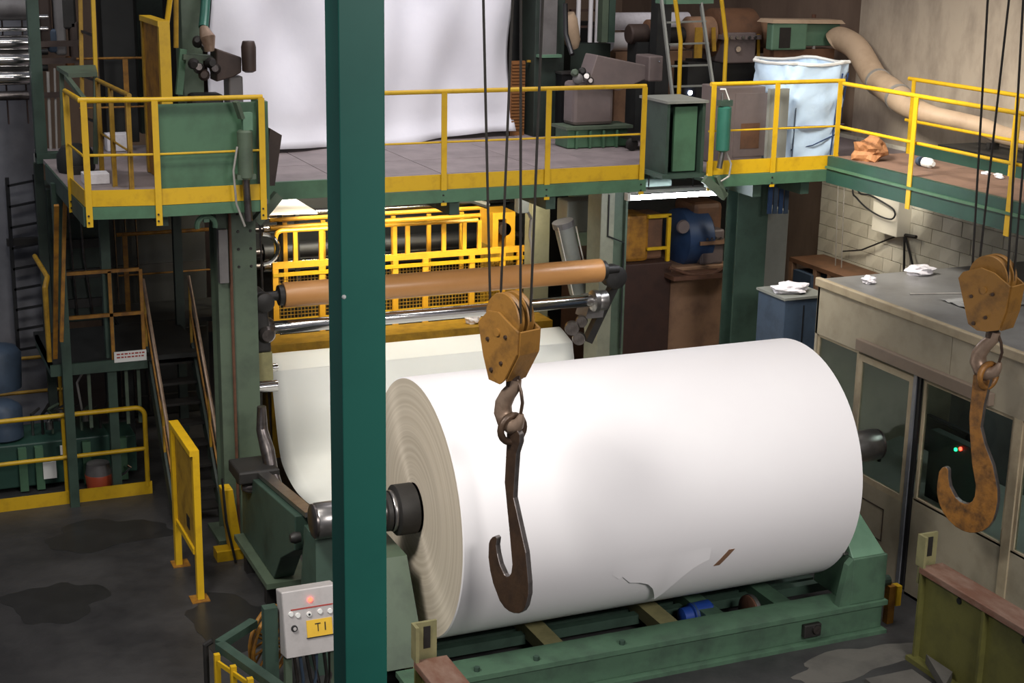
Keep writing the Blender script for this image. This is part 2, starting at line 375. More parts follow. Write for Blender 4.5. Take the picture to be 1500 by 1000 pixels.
# ------------------------------------------------------------------ foreground green column
t = thing('steel_column', (2.58, 8.13, 0), 'tall teal green box column standing in front of the paper roll', 'column')
MB().box(2.45, 2.71, 8.0, 8.25, 0, 12.5).obj('shaft', 'post_green', t, bevel=.006)
MB().box(2.3, 2.86, 7.85, 8.4, 0, .03).obj('base_plate', 'post_green', t)
for x in (2.35, 2.81):
    for y in (7.9, 8.35): MB().cyl((x, y, .03), (x, y, .07), .02, 6).obj('bolt', 'iron', t)
MB().lathe([(0, .014), (.006, .011), (.01, .004)], (2.465, 8.0, 4.98), (0, -1, 0), 7).obj('paint_chip', 'white', t, label='chipped white spot')

# ------------------------------------------------------------------ paper roll
RY, RZ, RR, RX0, RX1 = 13.0, 1.593, 1.254, 4.692, 8.954
t = thing('paper_roll', (6.82, RY, RZ-RR), 'huge white paper roll with torn edge on a steel spool, lying in the green cradle', 'paper roll')
n = 96
body = MB().lathe([(0, RR-.012), (.01, RR), (RX1-RX0-.01, RR), (RX1-RX0, RR-.012)], (RX0, RY, RZ), (1, 0, 0), n, caps=False).obj('wound_paper', 'paper', t, True)
for xe, sg in ((RX0, -1), (RX1, 1)):
    prof = []; r = .24; random.seed(3)
    while r < RR-.012:
        prof.append((random.uniform(-.001, .0015)+.008*math.exp(-((r-.75)/.2)**2), r)); r += random.choice([.02, .03, .05, .08])
    prof.append((0, RR-.012))
    MB().lathe([(h, q) for h, q in prof], (xe, RY, RZ), (sg, 0, 0), n, caps=False).obj('layered_end', 'paper_end', t, True)
sp = MB().lathe([(0, .1), (.01, .15), (.02, .165), (.72, .165), (.74, .14), (6.0, .14), (6.02, .165), (6.39, .165), (6.4, .15), (6.41, .1)], (3.66, RY, RZ), (1, 0, 0), 32).obj('spool', 'steel_dark', t, True)
for x0, x1, r in ((4.36, 4.43, .19), (4.47, 4.68, .245), (8.97, 9.12, .245)):
    MB().lathe([(0, r-.02), (.015, r), (x1-x0-.015, r), (x1-x0, r-.02)], (x0, RY, RZ), (1, 0, 0), 32).obj('collar', 'iron', sp, True)
for x0, x1, r in ((3.70, 3.98, .172), (4.43, 4.47, .2), (9.6, 10.02, .172)):
    MB().lathe([(0, r-.005), (.01, r), (x1-x0-.01, r), (x1-x0, r-.005)], (x0, RY, RZ), (1, 0, 0), 32).obj('journal', 'steel_mid', sp, True)
def on_roll(x, a, dr=0): return Vector((x, RY-(RR+dr)*math.cos(a), RZ+(RR+dr)*math.sin(a)))
# torn flap: an outer lap of paper ending in a hanging point
out = [(6.28, -.38), (6.36, -.43), (6.40, -.415), (6.50, -.49), (6.60, -.50), (6.70, -.53), (6.78, -.60), (6.84, -.70), (6.885, -.785), (6.93, -.70), (6.99, -.60), (7.07, -.50), (7.16, -.43), (7.25, -.39), (7.32, -.37)]
vs, fs = [], []
M_ = 6
for i, (x, a) in enumerate(out):
    for j in range(M_+1):
        f = j/M_; aa = a+(-.25-a)*f; lf = .04*max(0, 1-abs(x-6.885)/.56)
        vs.append(on_roll(x-.05, aa, lf*(1-f)**1.5+.0025-.003*f))
    for j in range(M_+1):
        f = j/M_; aa = a+(-.25-a)*f; lf = .04*max(0, 1-abs(x-6.885)/.56)
        vs.append(on_roll(x-.05, aa, lf*(1-f)**1.5+.0005-.003*f))
K = 2*(M_+1)
for i in range(len(out)-1):
    for j in range(M_):
        a0 = i*K+j; b0 = (i+1)*K+j
        fs.append((a0, b0, b0+1, a0+1)); fs.append((a0+M_+1, a0+M_+2, b0+M_+2, b0+M_+1))
    fs.append((i*K, i*K+M_+1, (i+1)*K+M_+1, (i+1)*K))
MB().add(vs, fs).obj('torn_flap', 'paper', t, True, label='torn paper flap hanging to a point')
vs = []; fs = []
for j in range(7):
    a = -.31-.155*j/6; x = 7.475-.12*j/6
    vs += [on_roll(x, a, .004), on_roll(x+.065, a, .004), on_roll(x+.065, a, -.002), on_roll(x, a, -.002)]
    if j: k = (j-1)*4; fs += [(k+i, k+(i+1) % 4, k+4+(i+1) % 4, k+4+i) for i in range(4)]
fs += [(0, 1, 2, 3), (24, 25, 26, 27)]
MB().add(vs, fs).obj('tape_strip', 'tape', t, label='brown adhesive tape')

# ------------------------------------------------------------------ cradle under the roll
t = thing('reel_cradle', (6.9, 12.6, 0), 'green welded steel cradle carrying the paper roll', 'cradle')
G = 'green_cradle'
MB().box(4.2, 9.4, 11.86, 12.06, .04, .31).obj('front_beam', G, t, bevel=.006)
MB().box(4.2, 9.42, 11.80, 12.16, .31, .36).obj('top_flange', G, t)
MB().box(4.2, 9.42, 11.78, 12.18, 0, .04).obj('bottom_flange', G, t)
MB().box(4.2, 9.4, 13.7, 13.95, .04, .33).obj('rear_beam', G, t)
MB().box(4.2, 9.42, 12.72, 12.82, .1, .2).obj('centre_beam', 'green_dark', t)
for x in (4.42, 5.75, 7.02, 7.55, 8.35): MB().box(x, x+.2, 12.16, 13.7, .16, .3).obj('cross_beam', 'olive_pale' if x < 7.2 else G, t)
MB().box(4.3, 9.3, 12.95, 13.25, .02, .16).obj('drive_tray', 'green_dark', t)
# right end bracket
e = MB().box(8.98, 9.4, 11.84, 12.5, .36, .86).obj('end_upright', G, t, bevel=.01)
MB().ext([(8.84, 11.84, .36), (8.98, 11.84, .36), (8.98, 11.84, .86), (8.92, 11.84, .8)], (0, .08, 0)).obj('gusset', G, t)
MB().hull8([(8.98, 11.86, .86), (9.38, 11.86, .86), (9.38, 12.48, .86), (8.98, 12.48, .86)], [(8.99, 12.2, 1.3), (9.2, 12.2, 1.3), (9.2, 12.5, 1.3), (8.99, 12.5, 1.3)]).obj('guide_shoe', 'green_light', t, bevel=.01)
MB().box(8.93, 9.05, 11.93, 12.0, .88, .90).obj('wear_plate', 'steel_mid', e)
MB().hull8([(4.1, 12.3, .3), (4.55, 12.3, .3), (4.55, 13.5, .3), (4.1, 13.5, .3)], [(4.2, 12.7, 1.25), (4.5, 12.7, 1.25), (4.5, 13.3, 1.25), (4.2, 13.3, 1.25)]).obj('end_upright', 'green_frame', t)
wh = MB().lathe([(0, .17), (.01, .19), (.07, .19), (.08, .17)], (8.05, 12.3, .22), (1, 0, 0), 28).obj('wheel', 'rust', t, True)
MB().lathe([(0, .195), (.02, .2), (.04, .195)], (8.08, 12.3, .22), (1, 0, 0), 28).obj('tyre', 'steel_mid', wh, True)
br = MB().box(8.42, 8.62, 11.80, 11.86, .1, .24).obj('bearing', 'iron', t, bevel=.01)
MB().cyl((8.55, 11.80, .19), (8.55, 11.77, .19), .045, 14).obj('bearing_cap', 'steel_dark', br)
mo = MB().lathe([(0, .06), (.02, .1), (.12, .1), (.13, .125), (.34, .125), (.36, .1), (.40, .06)], (7.38, 12.5, .2), (1, 0, .05), 20).obj('drive_motor', 'blue_motor', t, True, label='blue electric motor')
MB().lathe([(0, .13), (.025, .13)], (7.52, 12.5, .206), (1, 0, .05), 20).obj('clamp_ring', 'blue_mach', mo, True)
for x in (4.9, 5.5, 6.4): MB().cyl((x, 11.9, .36), (x, 11.9, .4), .03, 6).obj('bolt', 'green_dark', t)

# yellow marker post by the cradle
t = thing('marker_post', (9.62, 12.0, 0), 'small yellow and ochre marker post at the cradle end', 'post')
MB().box(9.55, 9.63, 11.95, 12.03, 0, .42).obj('post', 'yellow_rust', t)
MB().box(9.63, 9.69, 11.93, 12.02, .2, .42).obj('flag_plate', 'yellow', t)
MB().cyl((9.46, 12.05, .45), (9.6, 12.05, .45), .06, 12).obj('knuckle', 'green_dark', t)

# ------------------------------------------------------------------ spool rails (timber capped beams) in front of the cradle
def bumper(xa, xb, y0, label, ztop=1.0):
    t = thing('spool_rail', ((xa+xb)/2, y0-1, 0), label, 'rail beam')
    MB().box(xa, xb, 7.6, y0, ztop-.07, ztop).obj('timber_cap', 'rust_timber', t, bevel=.008)
    MB().box(xa+.06, xb-.1, 7.6, y0, .05, ztop-.07).obj('web_plate', 'olive', t)
    MB().box(xa-.05, xb+.03, 7.6, y0+.02, 0, .05).obj('base_flange', 'olive', t)
    for y in (y0-.03, y0-.95, y0-1.9, y0-2.9): MB().box(xa+.0, xa+.06, y-.015, y+.015, .05, ztop-.07).obj('stiffener', 'olive', t)
    e = MB().box(xa, xa+.03, y0-.06, y0+.06, ztop, ztop+.32).box(xa+.03, xa+.22, y0+.03, y0+.06, ztop-.2, ztop+.32).obj('end_stop', 'olive_pale', t)
    MB().box(xa+.1, xa+.16, y0+.022, y0+.031, ztop+.08, ztop+.28).obj('slot', 'iron', e)
    for y in (y0-.55, y0-1.45, y0-2.3):
        MB().lathe([(0, .035), (.012, .03)], (xa+.06, y, ztop-.14), (-1, 0, 0), 10).obj('bolt_hole', 'black', t)
    return t
bumper(9.28, 9.56, 11.2, 'olive beam with rusty timber cap beside the control cabin')
bumper(4.0, 4.3, 11.12, 'olive beam with rusty timber cap at the end of the cradle by the teal column')
MB().box(8.55, 9.1, 10.55, 10.95, 0, .05).ext([(9.05, 10.4, .05), (9.3, 10.6, .05), (9.3, 11.0, .05)], (0, 0, .1)).obj('floor_wedge', 'floor_pale', label='pale plate and wedge on the floor beside the right olive beam', cat='plate')

# ================================================================== CRANE BLOCKS AND LIFTING HOOKS
HA = math.radians(198); HN = Vector((math.cos(HA), math.sin(HA), 0)); HU = Vector((-HN.y, HN.x, 0))
def hook_set(ox, oy, plate, uc, jpts, ropes_top, blabel, hlabel, jm, face2):
    O = Vector((ox, oy, 0))
    def q(u, z, d=0.): return O+HU*u-HN*d+Vector((0, 0, z))
    t = thing('hook_block', (ox, oy, 3.35), blabel, 'hook block', 'crane hook blocks')
    for d in (0, .23):
        p = MB().ext([q(u, z, d) for u, z in plate], -HN*.022).obj('side_plate', 'crane', t, bevel=.004)
        for u, z, r in ((uc-.12, 3.72, .018), (uc+.1, 3.78, .018), (uc-.07, 3.47, .02), (uc+.05, 3.55, .018)):
            s_ = -1 if d == 0 else 1
            MB().lathe([(0, r), (.014, r*.9)], q(u, z, d+(0 if d == 0 else .022)), HN*(1 if d == 0 else -1), 10).obj('pin', 'crane_dark', p, True)
    es = face2
    for a, b_ in zip(es[:-1], es[1:]):
        MB().ext([q(*a, .022), q(*b_, .022), q(b_[0]+.014, b_[1]-.006, .022), q(a[0]+.014, a[1]-.006, .022)], -HN*.21).obj('end_plate', 'crane', t)
    for d in (.045, .15):
        MB().lathe([(0, .2), (.012, .205), (.02, .19), (.035, .178), (.05, .19), (.058, .205), (.07, .2)], q(uc, 3.915, d), -HN, 36).obj('sheave', 'crane', t, True)
    MB().cyl(q(uc, 3.8, -.014), q(uc, 3.8, .266), .032, 14).obj('axle', 'crane', t, True)
    k = 0
    for d in (.08, .185):
        for su in (-1, 1):
            lo = q(uc+su*.186, 3.9, d)
            tx, ty = ropes_top[k]; k += 1
            hi = at(tx, 0, Y=lo.y+.05); hi = lo+(hi-lo)*((12.2-lo.z)/(hi.z-lo.z))
            MB().cyl(lo, hi, .011, 7).obj('wire_rope', 'rope', t, True)
        MB().tube([q(uc+.186*math.cos(a), 3.9+.186*math.sin(a), d) for a in [PI*i/14 for i in range(15)]], .011, 7).obj('wire_rope', 'rope', t, True)
    # swivel neck and small hook
    MB().cyl(q(uc+.06, 3.34, .125), q(uc+.06, 3.5, .125), .06, 14).obj('swivel', 'crane_dark', t, True)
    sc = uc+.06
    path = [(.03, 3.40, .05), (.02, 3.34, .055), (-.06, 3.25, .065), (-.115, 3.16, .07), (-.12, 3.08, .075), (-.08, 3.015, .075), (.0, 2.985, .065), (.07, 3.02, .05), (.10, 3.08, .035), (.11, 3.12, .02)]
    MB().tube([q(sc+u, z, .125) for u, z, r in path], [r for *_, r in path], 14).obj('small_hook', 'hook_steel', t, True)
    MB().tube([q(sc+.05, 3.40, .125), q(sc+.10, 3.31, .125), q(sc+.12, 3.22, .125), q(sc+.10, 3.12, .125)], .014, 8).obj('safety_latch', 'crane_dark', t, True)
    # big J hook
    h = thing('lifting_hook', (ox, oy, 1.35), hlabel, 'hook', 'long lifting hooks')
    hp = MB().ext([q(u, z, .1) for u, z in jpts], -HN*.055).obj('hook_plate', jm, h, bevel=.008)
    hp.data.materials.append(MATS['hook_edge'])
    for f_ in hp.data.polygons:
        if abs(f_.normal.dot(HN)) < .5: f_.material_index = 1
    c = Vector((sc, 0))
    loop = [q(sc+.02*math.sin(a), 2.965+.115*math.cos(a), .125+.11*math.sin(a)) for a in [2*PI*i/20 for i in range(20)]]
    MB().tube(loop, .03, 10, closed=True).obj('eye', jm, h, True)
    return t
J1 = [(-.095, 2.93), (-.092, 2.86), (-.109, 2.483), (-.039, 2.072), (.007, 1.779), (-.004, 1.70), (-.029, 1.661), (-.06, 1.645), (-.09, 1.65), (-.154, 1.724), (-.19, 1.81), (-.206, 1.882), (-.195, 1.95), (-.22, 1.965), (-.257, 1.942), (-.285, 1.91), (-.301, 1.869), (-.304, 1.743), (-.28, 1.63), (-.236, 1.52), (-.147, 1.39), (-.085, 1.35), (-.021, 1.337), (.04, 1.342), (.102, 1.363), (.15, 1.40), (.186, 1.457), (.217, 1.579), (.214, 1.677), (.172, 1.939), (.08, 2.183), (.006, 2.378), (.011, 2.506), (.03, 2.775), (.07, 2.88), (.07, 2.95), (.03, 2.98), (-.05, 2.98)]
J2 = [(-.084, 2.942), (-.083, 2.522), (-.06, 2.377), (-.005, 2.082), (.063, 1.866), (.062, 1.76), (.043, 1.703), (.0, 1.665), (-.042, 1.655), (-.09, 1.66), (-.141, 1.686), (-.215, 1.777), (-.24, 1.86), (-.248, 1.936), (-.265, 1.957), (-.29, 1.962), (-.32, 1.945), (-.351, 1.892), (-.36, 1.755), (-.35, 1.66), (-.317, 1.569), (-.26, 1.49), (-.194, 1.432), (-.11, 1.39), (-.027, 1.374), (.05, 1.376), (.114, 1.398), (.18, 1.435), (.238, 1.494), (.28, 1.57), (.3, 1.66), (.31, 1.78), (.296, 1.9), (.22, 2.118), (.111, 2.303), (.051, 2.454), (.062, 2.687), (.083, 2.821), (.10, 2.93), (.05, 3.0), (-.04, 3.0)]
B1 = [(-.36, 3.836), (-.235, 3.958), (-.109, 3.968), (.136, 3.849), (.124, 3.659), (-.028, 3.405), (-.078, 3.365), (-.215, 3.375), (-.29, 3.563)]
B2 = [(-.28, 3.865), (-.236, 3.932), (-.055, 4.004), (.091, 3.978), (.263, 3.882), (.242, 3.63), (.192, 3.454), (.068, 3.415), (-.032, 3.407), (-.13, 3.451)]
hook_set(4.75, 11.0, B1, -.11, J1, [(708, 0), (763, 0), (751, 0), (795, 0)], 'rusty yellow crane block on wire ropes hanging before the paper roll', 'long dark brown lifting hook hanging before the paper roll', 'crane_dark', [(.136, 3.849), (.124, 3.659), (-.028, 3.405)])
hook_set(9.56, 11.0, B2, 0.0, J2, [(1447, 0), (1499, 0), (1478, 0), (1519, 0)], 'ochre crane block on wire ropes hanging before the control cabin', 'long ochre and black lifting hook hanging before the control cabin', 'hook_worn', [(.263, 3.882), (.242, 3.63), (.192, 3.454)])

# ================================================================== CONTROL CABIN
t = thing('control_cabin', (11.6, 12, 0), 'beige control cabin with big windows and a flat littered roof', 'cabin')
CX, Y0, Y1 = 10.2, 8.6, 14.5
MB().box(CX-.02, 13.2, Y0, Y1+.02, 3.04, 3.1).obj('roof', 'cabin_roof', t, bevel=.01)
MB().box(CX-.05, CX+.02, Y0, Y1+.03, 3.02, 3.12).obj('roof_trim', 'cabin_trim', t, bevel=.012)
for a, b_ in ((14.5, 12.1), (12.1, 9.8), (9.8, 8.6)): MB().box(CX-.02, CX+.03, b_+.004, a-.004, 2.46, 3.02).obj('fascia_panel', 'cabin', t)
MB().box(CX-.02, 13.2, Y1-.04, Y1, 0, 3.03).obj('end_wall', 'cabin', t)
MB().box(13.1, 13.2, Y0, Y1, 0, 3.03).obj('rear_wall', 'grey_panel', t)
MB().box(CX-.09, CX-.02, 11.4, 13.62, 2.49, 2.62).obj('door_track', 'cabin_ledge', t, bevel=.006)
MB().box(CX, 13.1, Y0, Y1, 0, .03).obj('cabin_floor', 'grey_mach', t)
MB().box(CX, CX+.05, 13.64, Y1, 0, 1.05).obj('base_panel', 'cabin', t)
MB().box(CX, CX+.05, Y0, 12.52, 0, 1.12).obj('base_panel', 'cabin', t)
def pane(name, ya, yb, za, zb, x, fr, mat, par):
    o = MB().box(x-.02, x+.02, ya, yb, za, za+fr).box(x-.02, x+.02, ya, yb, zb-fr, zb).box(x-.02, x+.02, ya, ya+fr, za+fr, zb-fr).box(x-.02, x+.02, yb-fr, yb, za+fr, zb-fr).obj(name, mat, par)
    MB().box(x-.004, x+.004, ya+fr-.002, yb-fr+.002, za+fr-.002, zb-fr+.002).obj('pane', 'glass', o)
    return o
pane('window_frame', 13.66, 14.46, 1.05, 2.46, CX+.02, .035, 'cabin_trim', t)
d = pane('door', 12.64, 13.62, 1.02, 2.44, CX-.01, .07, 'cabin_trim', t)
MB().box(CX-.03, CX+.02, 12.64, 13.62, .06, 1.02).obj('door_panel', 'cabin', d)
MB().box(CX-.036, CX-.03, 12.95, 13.4, .45, .46).box(CX-.036, CX-.03, 12.95, 13.4, .82, .83).box(CX-.036, CX-.03, 12.95, 12.96, .45, .83).box(CX-.036, CX-.03, 13.39, 13.4, .45, .83).obj('hatch_seam', 'iron_brown', d)
MB().box(CX-.035, CX+.02, 12.585, 12.64, .05, 2.5).obj('door_jamb', 'steel_strip', t)
MB().box(CX-.02, CX+.01, 12.53, 12.585, .05, 2.46).obj('rubber_seal', 'black', t)
pane('window_frame', 11.1, 12.5, 1.1, 2.46, CX+.02, .04, 'cabin_trim', t)
MB().box(CX-.02, CX+.04, 10.98, 11.1, 0, 2.46).obj('mullion', 'cabin_trim', t)
pane('window_frame', 9.3, 10.98, 1.1, 2.46, CX+.02, .04, 'cabin_trim', t)
# inside the cabin
ds = thing('control_desk', (11.0, 12.6, 0), 'sloping control desk with lit buttons behind the cabin glass', 'desk')
MB().hull8([(10.5, 10.4, .03), (11.2, 10.4, .03), (11.2, 14.2, .03), (10.5, 14.2, .03)], [(10.42, 10.4, .9), (11.3, 10.4, 1.12), (11.3, 14.2, 1.12), (10.42, 14.2, .9)]).obj('desk_body', 'green_frame', ds)
MB().hull8([(10.4, 10.4, .9), (11.3, 10.4, 1.12), (11.3, 14.2, 1.12), (10.4, 14.2, .9)], [(10.4, 10.4, .93), (11.3, 10.4, 1.16), (11.3, 14.2, 1.16), (10.4, 14.2, .93)]).obj('desk_top', 'grey_panel', ds)
for i in range(16):
    y = 11.6+i*.15; x = 10.75+.12*(i % 3)
    z = .93+(x-10.4)*.2556
    MB().cyl((x, y, z), (x, y, z+.03), .022, 8).obj('button', ['black', 'green_light', 'white'][i % 3], ds)
lp_ = at(1408, 657, X=10.6); lg_ = at(1401, 658, X=10.6)
MB().box(10.6, 10.72, lp_.y-.35, lg_.y+.45, .96, max(lp_.z, lg_.z)+.06).obj('button_panel', 'dark_green_mach', ds, bevel=.01)
for p, mt in ((lp_, 'led_red'), (lg_, 'led_green')): MB().cyl(p+Vector((.005, 0, 0)), p-Vector((.015, 0, 0)), .02, 10).obj('indicator', mt, ds)
for y, z, w_ in ((13.1, 1.18, .75), (11.35, 1.18, .5)):
    mo = thing('monitor', (11.1, y, z), 'dark monitor standing on the control desk, %s' % ('beside the cabin door' if y > 12 else 'behind the window past the door'), 'monitor')
    MB().box(11.05, 11.12, y-w_/2, y+w_/2, z+.08, z+.5).obj('case', 'black', mo, bevel=.01)
    MB().box(11.0, 11.2, y-.1, y+.1, z-.03, z+.08).obj('stand', 'iron', mo)
    MB().box(11.042, 11.05, y-w_/2+.03, y+w_/2-.03, z+.11, z+.47).obj('screen', 'dark_mach', mo)
    if y < 12: MB().cyl((11.04, y-.05, z+.3), (11.03, y-.05, z+.3), .018, 8).obj('indicator', 'led_red', mo)
MB().box(11.75, 12.35, 13.3, 13.9, .03, 1.75).obj('wall_cabinet', 'grey_mach', bevel=.01, label='grey cupboard standing inside the control cabin', cat='cupboard')

def crumple(name, c, r, mat, label, cat, sq=(1, 1, .7), par=None):
    bm = bmesh.new(); bmesh.ops.create_icosphere(bm, subdivisions=3, radius=1)
    ph = [random.uniform(0, 6) for _ in range(6)]
    for v in bm.verts:
        k = 1+.18*math.sin(5*v.co.x+ph[0])*math.cos(4*v.co.y+ph[1])+.14*math.sin(7*v.co.z+ph[2]+3*v.co.x)+random.uniform(-.1, .1)
        v.co *= k
    for v in bm.verts: v.co = Vector((v.co.x*sq[0]*r, v.co.y*sq[1]*r, max(v.co.z, -.75)*sq[2]*r))
    mz = min(v.co.z for v in bm.verts)
    B = MB(); B.add([v.co-Vector((0, 0, mz))+Vector(c) for v in bm.verts], [tuple(v.index for v in f.verts) for f in bm.faces]); bm.free()
    return B.obj(name, mat, par, label=label, cat=cat)
p = at(1272, 415, Z=3.1); crumple('crumpled_paper', p, .075, 'crumpled', 'white crumpled paper ball on the cabin roof near its corner', 'paper')
p = at(1348, 402, Z=3.1); crumple('crumpled_paper', p, .15, 'crumpled', 'wide flattened crumpled paper on the cabin roof', 'paper', (1.2, .8, .45))
def sheetlet(c, w_, d_, label, mat='film'):
    vs = []; n_ = 8
    for j in range(n_+1):
        for i in range(n_+1):
            vs.append(Vector(c)+Vector(((i/n_-.5)*w_, (j/n_-.5)*d_, .012+.02*abs(math.sin(i*1.7+j)*math.cos(j*1.3)))))
    m_ = len(vs); vs += [v-Vector((0, 0, .004)) for v in vs]
    fs = []
    for j in range(n_):
        for i in range(n_):
            a = j*(n_+1)+i; fs += [(a, a+1, a+n_+2, a+n_+1), (m_+a, m_+a+n_+1, m_+a+n_+2, m_+a+1)]
    for i in range(n_):
        fs += [(i, m_+i, m_+i+1, i+1), (n_*(n_+1)+i, n_*(n_+1)+i+1, m_+n_*(n_+1)+i+1, m_+n_*(n_+1)+i)]
        a = i*(n_+1); c_ = a+n_+1; fs += [(a, c_, m_+c_, m_+a), (a+n_, m_+a+n_, m_+c_+n_, c_+n_)]
    return MB().add(vs, fs).obj('plastic_film', mat, label=label, cat='film')
sheetlet((11.25, 12.9, 3.1), .8, .5, 'shiny scrap of film lying flat on the cabin roof beside the crane block')
MB().tube([(10.7, 13.5, 3.11), (11.4, 13.3, 3.11), (12.4, 13.35, 3.11)], .01, 6).obj('loose_cable', 'pipe_grey', label='thin loose cable lying across the cabin roof', cat='cable')

# cabinets beside the cabin
a = at(1150, 440, Y=15.3); c = at(1200, 440, Y=15.3)
t = thing('low_cabinet', ((a.x+c.x)/2, 15.5, 0), 'dark blue grey cabinet between grey locker and cabin', 'cabinet')
MB().box(a.x, c.x+.1, 15.3, 15.9, 0, a.z).obj('body', 'blue_dull', t, bevel=.01)
MB().box(a.x-.02, c.x+.12, 15.28, 15.92, a.z, a.z+.03).obj('top', 'grey_panel', t)
MB().box((a.x+c.x)/2+.02, (a.x+c.x)/2+.03, 15.29, 15.3, .1, a.z-.08).obj('door_gap', 'black', t)
crumple('crumpled_paper', (a.x+.22, 15.55, a.z+.03), .17, 'crumpled', 'white crumpled sheet on top of the dark blue grey cabinet', 'paper', (1.4, .9, .4))
a = at(1117, 310, Y=17.3); c = at(1156, 310, Y=17.3)
t = thing('tall_locker', ((a.x+c.x)/2, 17.5, 0), 'tall grey locker standing next to the dark green pillar', 'locker')
MB().box(a.x-.1, c.x, 17.3, 17.8, 0, a.z).obj('body', 'grey_panel', t, bevel=.01)
MB().box(a.x-.07, c.x-.03, 17.285, 17.3, .1, a.z-.04).obj('door', 'grey_panel', t)
a = at(1082, 300, Y=16.9); c = at(1126, 300, Y=16.9)
t = thing('steel_pillar', ((a.x+c.x)/2, 17.0, 0), 'dark green grimy pillar holding up the mezzanine below the bulk bag', 'pillar')
MB().box(a.x, c.x, 16.9, 16.93, 0, 4.05).box(a.x, c.x, 17.17, 17.2, 0, 4.05).box((a.x+c.x)/2-.02, (a.x+c.x)/2+.02, 16.93, 17.17, 0, 4.05).obj('shaft', 'green_dark', t)
MB().box(a.x-.1, c.x+.05, 16.85, 17.25, 0, .04).obj('base_plate', 'green_dark', t)
# blue strips hanging below the deck
for i in range(4):
    a = at(1127+i*8, 272, Y=16.6); c = at(1127+i*8, 313, Y=16.6)
    MB().box(a.x, a.x+.06, 16.6, 16.62, c.z, 4.06).obj('plastic_strip', 'blue_dull' if i % 2 else 'blue_mach', label='dark blue plastic strip hanging under the mezzanine edge above the grey locker', cat='strip', group='hanging plastic strips')

# right wall fittings
a = at(1300, 285, X=13.2)
MB().box(13.05, 13.275, at(1330, 300, X=13.2).y, at(1292, 300, X=13.2).y, at(1310, 342, X=13.2).z, 3.9).obj('wall_box', 'box_white', bevel=.01, label='white box fixed high on the pale block wall', cat='box')
pts = [at(x, y, X=12.98) for x, y in ((1249, 277), (1255, 290), (1270, 305), (1290, 317), (1305, 321), (1311, 315), (1308, 306), (1295, 297), (1275, 286), (1256, 277))]
pts = [Vector((pts[0].x, pts[0].y, 4.07))]+pts+[Vector((pts[-1].x, pts[-1].y, 4.07))]
MB().tube(cr(pts, 5), .012, 8).obj('hanging_cable', 'black', label='black cable loop hanging on the pale block wall', cat='cable')
t = thing('wall_bracket', at(1330, 345, X=13.2), 'dark pipe bracket with slanting rod on the pale block wall', 'bracket')
MB().tube([at(1305, 341, X=13.2), at(1342, 347, X=13.2)], .025, 8).obj('pipe', 'iron', t, True)
MB().tube([at(1325, 345, X=13.2), at(1324, 400, X=13.2)], .016, 8).obj('drop_rod', 'iron', t, True)
MB().tube([at(1326, 345, X=13.2), at(1338, 392, X=13.2)], .016, 8).obj('stay', 'iron', t, True)
MB().tube([at(1235, 368, X=13.2), at(1262, 366, X=13.2), at(1310, 347, X=13.2)], .012, 6).obj('conduit', 'iron', t, True)
for xp in (1227, 1236): 
    MB().tube([at(xp+1, 270, X=12.9), at(xp-4, 405, X=12.9)], .008, 6).obj('drop_cord', 'pipe_grey', label='thin grey cord hanging under the walkway corner', cat='cord', group='thin hanging cords')
a = at(1190, 372, X=13.0); c = at(1290, 395, X=13.0)
t = thing('wall_rack', ((13.0), (a.y+c.y)/2, 0), 'dark open rack against the wall behind the cabin roof', 'rack')
MB().box(12.6, 13.2, c.y, a.y, 2.28, 2.34).obj('shelf_top', 'brown_mach', t)
for y in (c.y, c.y+.6, a.y-.7, a.y-.08): MB().box(12.6, 12.68, y, y+.08, 0, 2.28).obj('upright', 'tan_mach', t)
MB().box(13.15, 13.2, c.y, a.y, 0, 2.28).obj('back_panel', 'dark_mach', t)
MB().box(12.55, 12.95, a.y-.65, a.y-.2, 0, 2.2).obj('cupboard', 'blue_dull', t)

# ================================================================== UPPER FLOOR, RIGHT SIDE
# blue bulk bag
t = thing('bulk_bag', (11.3, 16.8, 4.1), 'open pale blue woven bulk bag standing behind the yellow railing', 'bag')
x0, x1, y0, y1, zt = 10.78, 11.78, 16.35, 17.25, 5.36
n_ = 48; vs = []; fs = []; R_ = 14
for j in range(R_+1):
    z = 4.11+(zt-4.11)*j/R_; f = j/R_
    ins = .10*(1-f)**1.2
    for i in range(n_):
        a = 2*PI*i/n_; e = 4.5
        cx_ = math.copysign(abs(math.cos(a))**(2/e), math.cos(a)); cy_ = math.copysign(abs(math.sin(a))**(2/e), math.sin(a))
        wob = .018*math.sin(a*7+j*.9)+.015*math.sin(a*11-j*1.7)
        zz = z+(.05*abs(cx_*cy_)**2 if j == R_ else 0)
        vs.append(((x0+x1)/2+cx_*((x1-x0)/2-ins+wob), (y0+y1)/2+cy_*((y1-y0)/2-ins*.8+wob), zz))
for j in range(R_):
    for i in range(n_): fs.append((j*n_+i, j*n_+(i+1) % n_, (j+1)*n_+(i+1) % n_, (j+1)*n_+i))
fs.append(tuple(range(n_))[::-1])
MB().add(vs, fs).obj('bag_wall', 'blue_bag', t, True)
MB().tube([Vector(v)+Vector((0, 0, .0)) for v in vs[R_*n_:]], .022, 6, closed=True).obj('rim', 'white', t, True)
MB().add([(v[0], v[1], 4.6) for v in vs[R_*n_:]], [tuple(range(n_))]).obj('bag_contents', 'bag_inside', t)
for xx, yy in ((x1-.16, y0+.005), (x1-.03, y0+.07)):
    MB().tube([(xx, yy, 5.25), (xx-.03, yy+.02, 4.9), (xx-.05, yy+.045, 4.5), (xx-.06, yy+.06, 4.16)], .012, 6).obj('strap', 'blue_band', t)
MB().tube([(x0+.2, y0+.04, 4.9), (x0+.2, y0+.06, 4.16)], .008, 6).obj('seam', 'blue_dull', t)
